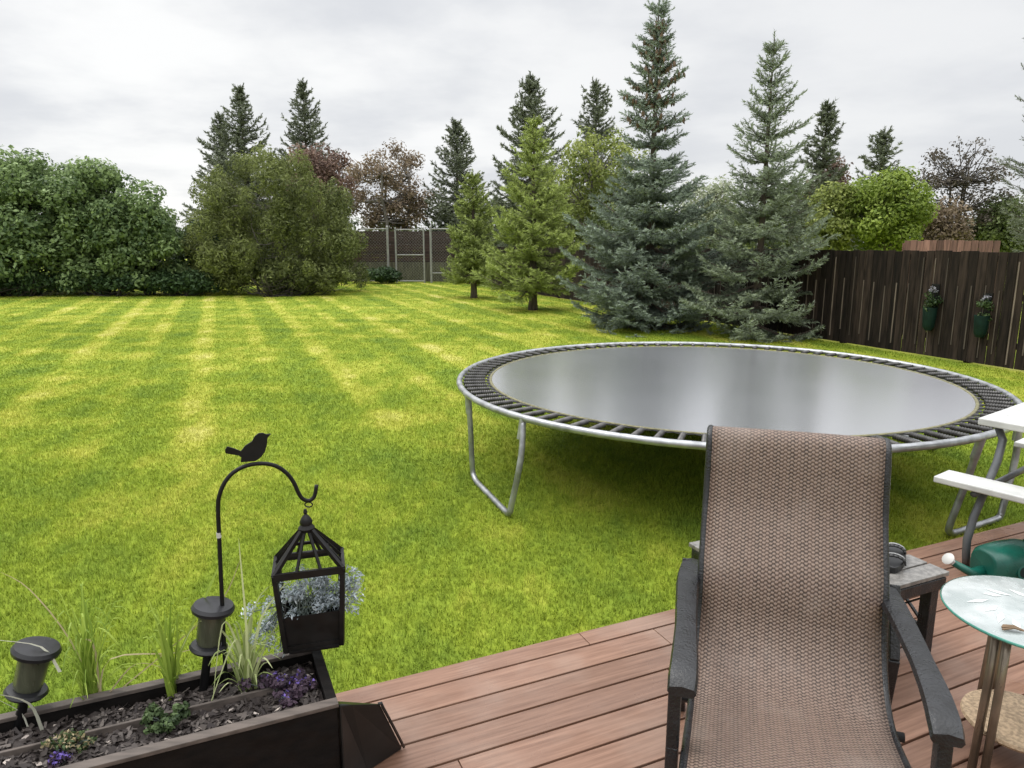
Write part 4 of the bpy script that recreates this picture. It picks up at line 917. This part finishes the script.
# ------------------------------------------------------------------ shepherd's hook, bird and lantern
P0 = np.array([-.89, 1.96, 0]); HN = NV
def hp(x, y): return PL(x, y, P0, HN)
root = empty('garden_hook', np.array([P0[0], P0[1], SZ]), 'black shepherd hook with bird silhouette standing in the planter', 'garden hook')
pix = [(225.5, 676), (222.5, 610), (219.5, 545), (218, 508), (219.5, 495), (225, 482), (234, 472), (247, 465.5), (262, 463.5), (276, 466), (287, 473.5), (294, 483), (298.5, 493), (303, 499), (309.5, 500.5), (314.5, 496), (316.5, 485)]
ptsh = smoothprof([hp(*p) for p in pix], 3); ptsh[0][2] = SZ - .03
q = MB(); q.tube(ptsh, .0062, 10); q.build('rod', M['blackmetal'], root, smooth=True)
bird = [(103, 88), (110, 78), (131, 84), (150, 92), (163, 76), (183, 63), (192, 47), (203, 39), (216, 38), (225, 42), (239, 41), (229, 52), (227, 74), (221, 94), (208, 111), (192, 121), (150, 124), (152, 110), (143, 104), (122, 101), (105, 98)]
q = MB(); q.prism([hp(190 + .3384 * x, 420 + .3384 * y) - HN * .003 for x, y in bird], HN * .006); q.build('bird_silhouette', M['blackmetal'], root)
q = MB(); pt = hp(218.8, 535); q.tube([pt - [0, 0, .008], pt + [0, 0, .008]], .0068, 10); q.build('white_tag', M['whiteplastic'], root)
# lantern
ht = hp(308.5, 501.5); lt = hp(306.5, 524)
dr = np.array([-.012, -.004, -1.]); dr /= np.linalg.norm(dr)          # hangs slightly askew
yaw = rad(-9); lx = U * math.cos(yaw) + NV * math.sin(yaw); ly = -U * math.sin(yaw) + NV * math.cos(yaw)
tl_x = lx + np.array([0, 0, .012]); tl_x /= np.linalg.norm(tl_x); tl_y = ly - tl_x * (ly @ tl_x); tl_y /= np.linalg.norm(tl_y); tl_z = np.cross(tl_x, tl_y)
apex = hp(306.5, 528)
def lp3(a, b_, z): return apex + tl_x * a + tl_y * b_ * .72 + tl_z * z
root = empty('lantern', apex, 'black metal cage lantern with pyramid roof hanging from the hook', 'lantern')
M['lant'] = mat('rusty_black_metal', (.005, .0042, .004), .5, spec=.3, var=.5, scale=25, rvar=.12)
q = MB(); q.lathe([(.004, .062), (.007, .052), (.004, .046), (.014, .034), (.02, .022), (.018, .012), (.026, .002), (.022, -.008)], apex, tl_z, 12)
q.tube([ht + np.array([0, 0, -.004]) + np.array([.012 * math.sin(a_), 0, .008 * math.cos(a_) - .006]) for a_ in np.linspace(0, 6.28, 12)], .0022, 6); q.build('finial', M['lant'], root, smooth='auto')
cor = [(-1, -1), (1, -1), (1, 1), (-1, 1)]
e1, ze, e2, zb = .103, -.118, .084, -.375       # eave half width and height, floor half width and height
q = MB()
for i in range(4):
    c0_, c1_ = cor[i], cor[(i + 1) % 4]; tx, ty = (c1_[0] - c0_[0]) / 2, (c1_[1] - c0_[1]) / 2; mx_, my_ = (c0_[0] + c1_[0]) / 2, (c0_[1] + c1_[1]) / 2
    q.bar(lp3(c0_[0] * .014, c0_[1] * .014, -.004), lp3(c0_[0] * e1, c0_[1] * e1, ze), .012, .012)
    q.bar(lp3(c0_[0] * e1, c0_[1] * e1, ze - .001 * i), lp3(c1_[0] * e1, c1_[1] * e1, ze - .001 * i), .010, .022)
    for f in (-.36, .36): q.bar(lp3(mx_ * .016 + tx * .016 * f, my_ * .016 + ty * .016 * f, -.006), lp3(mx_ * e1 + tx * e1 * f, my_ * e1 + ty * e1 * f, ze), .008, .007)
    h1 = .56; q.bar(lp3(c0_[0] * e1 * h1, c0_[1] * e1 * h1, ze * h1), lp3(c1_[0] * e1 * h1, c1_[1] * e1 * h1, ze * h1), .008, .009)
q.build('roof', M['lant'], root)
q = MB()
for i in range(4):
    c0_, c1_ = cor[i], cor[(i + 1) % 4]
    q.bar(lp3(c0_[0] * .099, c0_[1] * .099, ze - .008), lp3(c0_[0] * e2, c0_[1] * e2, zb), .014, .014)
    q.bar(lp3(c0_[0] * e2, c0_[1] * e2, zb + .008 + .002 * i), lp3(c1_[0] * e2, c1_[1] * e2, zb + .008 + .002 * i), .007, .02)
q.build('cage', M['lant'], root)
q = MB(); prof4 = []
for z, e_ in ((zb + .115, .083), (zb + .006, .078)):
    prof4 += [lp3(sx_ * e_, sy_ * e_, z) for sx_, sy_ in cor]
q.add(prof4, [(0, 1, 5, 4), (1, 2, 6, 5), (2, 3, 7, 6), (3, 0, 4, 7), (4, 5, 6, 7)]); o = q.build('liner', M['lant'], root); md = o.modifiers.new('s', 'SOLIDIFY'); md.thickness = .003
q = MB(); q.box(lp3(0, 0, zb + .002), (.15, .15, .006), tl_x, tl_y); q.build('floor_plate', M['lant'], root)
# silver blue plant in the lantern
M['silver'] = leafmat('silver_blue_leaves', (.22, .27, .30), (.66, .72, .76), .3)
M['silverdark'] = mat('grey_stem', (.12, .15, .13), .8)
rgs = np.random.default_rng(101); root2 = empty('dusty_miller', lp3(0, 0, zb + .07), 'silver blue feathery plant spilling out of the lantern', 'plant')
q = MB(); Cs = []
for k in range(46):
    a = rgs.uniform(0, 6.28); r = rgs.uniform(.03, .15); wgt = 1 if k % 3 else 0
    tx = r * (1 if rgs.random() < .72 else -.85) * (1.0 if wgt else .4); ty = rgs.uniform(-.07, .07); tz = rgs.uniform(zb + .10, zb + .22)
    p0 = lp3(rgs.uniform(-.05, .05), rgs.uniform(-.05, .05), zb + .085); p2 = lp3(tx, ty, tz); p1 = (p0 + p2) / 2 + np.array([0, 0, .03])
    q.tube([p0, p1, p2], .0015, 4); Cs += [p2, (p1 + p2) / 2]
for k in range(10):                                        # trailing strands on the left
    p2 = lp3(-rgs.uniform(.1, .2), rgs.uniform(-.06, .04), zb + rgs.uniform(-.04, .14)); q.tube([lp3(-.05, 0, zb + .1), lp3(-.09, 0, zb + .13), p2], .0015, 4); Cs += [p2, p2 + np.array([.015, 0, .02])]
q.build('stem', M['silverdark'], root2)
V, Fc, tt = leaves(np.array(Cs), np.full(len(Cs), .026), 3400, .016, rgs, asp=.3, shell=.1); np_obj('foliage', V, Fc, M['silver'], root2, tint=tt)

# ------------------------------------------------------------------ solar stake lights
M['lens'] = mat('smoky_ribbed_lens', (.07, .075, .05), .25, spec=.4, var=.3, scale=30, stretch=(1, 1, .2), rvar=.08)
M['cap'] = mat('dark_cap', (.013, .013, .015), .4, spec=.4, var=.4, scale=20, rvar=.12)
for i, (bp_, tp_, lab) in enumerate((((203, 693), (213.5, 606), 'leaning black solar stake light beside the hook pole'), ((17, 730), (37, 648), 'leaning black solar stake light at the left edge of the planter'))):
    b0 = G(*bp_, SZ); nn_ = NV; t0 = PL(*tp_, b0, nn_)
    axv = t0 - b0; hh = np.linalg.norm(axv); axv /= hh
    root = empty('solar_light', b0, lab, 'solar light', 'solar stake lights in the planter')
    k = hh / .26
    q = MB(); q.lathe([(.003, -.04), (.013, .0), (.013, hh - .155), (.017, hh - .14)], b0, axv, 12); q.build('stake', M['blackmetal'], root, smooth='auto')
    q = MB(); q.lathe([(.018, hh - .15), (.05, hh - .138), (.055, hh - .13), (.05, hh - .122), (.034, hh - .118)], b0, axv, 24); q.build('collar', M['cap'], root, smooth='auto')
    q = MB(); q.lathe([(.034, hh - .118), (.037, hh - .11), (.040, hh - .022), (.040, hh - .018)], b0, axv, 24); q.build('lens', M['lens'], root, smooth='auto')
    q = MB(); q.lathe([(.042, hh - .018), (.060, hh - .014), (.062, hh - .004), (.056, hh + .006), (.02, hh + .011), (.001, hh + .012)], b0, axv, 28); q.build('cap', M['cap'], root, smooth='auto')

# ------------------------------------------------------------------ grasses and flowers in the planter
M['blade_green'] = leafmat('fresh_blade', (.16, .25, .03), (.42, .54, .10), .4)
M['blade_pale'] = leafmat('pale_blade', (.26, .34, .10), (.62, .66, .36), .4)
M['blade_white'] = leafmat('bleached_blade', (.45, .45, .36), (.66, .66, .56), .3)
M['straw'] = leafmat('dry_straw', (.25, .2, .1), (.5, .42, .26), .3)
def clump(label, base_px, arcs, m_, w, seed, group='ornamental grasses in the planter', rnd=None, cat='grass clump'):
    rg = np.random.default_rng(seed); b0 = G(*base_px, SZ); root = empty('ornamental_grass', b0, label, cat, group); q = MB()
    for path in arcs:
        yo = rg.uniform(-.03, .03); P = [PL(x, y, b0 + NV * yo, NV) for x, y in path]
        w_ = w; P = smoothprof(P, 4); k = np.linspace(0, 1, len(P)); dep = rg.uniform(-.05, .05); P = P + NV * (dep * k ** 1.5)[:, None]
        if path[0] == base_px: P[0] = b0 + NV * yo * .4 - np.array([0, 0, .01])
        q.tint = rg.uniform(.2, 1); q.ribbon(P, w * rg.uniform(.8, 1.2), U * .8 + NV * rg.uniform(-.6, .6) + np.array([0, 0, rg.uniform(-.1, .5)]))
    if rnd:
        n, hmin, hmax, spread = rnd
        for _ in range(n):
            a = rg.uniform(0, 6.28); h = rg.uniform(hmin, hmax); s = spread * rg.uniform(.2, 1.2); hd = np.array([math.cos(a), math.sin(a), 0]); sd = np.array([-hd[1], hd[0], 0])
            r0 = b0 + rg.normal(0, .012, 3) * [1, 1, 0] - [0, 0, .01]
            P = smoothprof([r0, r0 + hd * s * .2 + [0, 0, h * .5], r0 + hd * s * .6 + [0, 0, h * .9], r0 + hd * s + [0, 0, h * (.95 if s < .07 else .75)]], 3)
            q.tint = rg.uniform(0, 1); q.ribbon(P, w * rg.uniform(.6, 1.1), sd)
    q.build('blade', m_, root); return root
bp1 = (92, 703)
clump('feathery light green grass clump left of centre in the planter', bp1, [[bp1, (88, 660), (84, 625)], [bp1, (95, 655), (112, 600)], [bp1, (90, 650), (78, 610)], [bp1, (97, 660), (104, 625)]], M['blade_green'], .008, 1, rnd=(70, .10, .40, .14))
bp2 = (172, 694)
clump('upright dark green spiky grass clump near the middle divider', bp2, [[bp2, (162, 640), (148, 594)], [bp2, (166, 640), (153, 606)], [bp2, (170, 650), (164, 612)], [bp2, (172, 655), (160, 625)], [bp2, (180, 655), (210, 590), (224, 560)], [bp2, (168, 660), (152, 640)]], M['blade_green'], .012, 2, rnd=(36, .06, .34, .08))
bp3 = (248, 690)
clump('pale arching grass clump in front of the lantern', bp3, [[bp3, (246, 625), (238, 535)], [bp3, (236, 640), (222, 622), (212, 700)], [bp3, (256, 640), (266, 610), (300, 572), (335, 572)], [bp3, (258, 650), (290, 622), (345, 600)], [bp3, (248, 640), (252, 620), (247, 690)], [bp3, (240, 650), (232, 640), (208, 702)], [bp3, (262, 650), (300, 632), (336, 634)], [bp3, (246, 640), (262, 596), (290, 582)], [bp3, (230, 640), (200, 620), (180, 650)], [bp3, (268, 640), (292, 608), (336, 604)]], M['blade_pale'], .011, 3, rnd=(34, .06, .24, .12))
bp4 = (100, 706)
clump('long thin pale seed stalks arching over the left of the planter', bp4, [[bp4, (70, 640), (30, 590), (0, 572)], [bp4, (92, 640), (60, 655), (0, 690)], [bp4, (110, 660), (180, 655), (230, 640)], [bp4, (130, 668), (150, 665), (165, 672)], [bp4, (180, 640), (222, 600), (240, 560)]], M['straw'], .007, 4, cat='grass stalks')
bp5 = (30, 735)
clump('bleached curved blades at the far left of the planter', bp5, [[bp5, (20, 715), (-10, 703)], [(42, 730), (30, 700), (0, 685)], [(60, 672), (40, 650), (-10, 648)]], M['blade_white'], .009, 5, cat='grass stalks')
def mound(name, label, px, py, rx, h, mats, seed, n, size, cat='flower'):
    rg = np.random.default_rng(seed); b0 = G(px, py, SZ); root = empty(name, b0, label, cat); C = b0 + np.c_[rg.normal(0, rx * .5, 20), rg.normal(0, rx * .4, 20), rg.uniform(.005, h, 20)]
    q = MB()
    for c in C: q.tube([b0 + rg.normal(0, .006, 3) * [1, 1, 0] - [0, 0, .008], (b0 + c) / 2 + [0, 0, .008], c], .0013, 4)
    q.build('stem', M['silverdark'], root)
    for nm, mm, frac, sz in mats:
        V, Fc, tt = leaves(C + ([0, 0, .012] if nm == 'bloom' else [0, 0, 0]), np.full(20, rx * .32), int(n * frac), sz, rg, shell=.1); V[:, 2] = np.maximum(V[:, 2], SZ + .004); np_obj(nm, V, Fc, mm, root, tint=tt)
M['purple'] = leafmat('purple_petals', (.06, .04, .22), (.22, .15, .50), .3); M['herb'] = leafmat('herb_leaves', (.025, .045, .018), (.10, .15, .055), .25); M['plumleaf'] = leafmat('purple_brown_leaves', (.03, .02, .03), (.11, .07, .10), .2)
mound('lobelia', 'purple lobelia clump in the right end of the planter', 278, 696, .075, .05, (('foliage', M['plumleaf'], 1, .016), ('bloom', M['purple'], .07, .010)), 6, 1500, .014)
mound('lobelia', 'small lilac lobelia spilling at the planter end corner', 303, 690, .05, .05, (('foliage', M['plumleaf'], 1, .015), ('bloom', M['purple'], .08, .009)), 7, 900, .014)
mound('herb', 'small dark green bushy herb by the front rim', 168, 727, .05, .06, (('foliage', M['herb'], 1, .016),), 8, 1100, .014, 'herb')
mound('herb', 'little dry brownish herb at the lower left of the planter', 72, 748, .05, .05, (('foliage', M['straw'], .35, .014), ('stalk', M['herb'], .5, .014)), 9, 700, .014, 'herb')
mound('lobelia', 'tiny blue lobelia near the lower left front rim', 62, 766, .03, .03, (('foliage', M['plumleaf'], 1, .013), ('bloom', M['purple'], .2, .009)), 10, 350, .012)
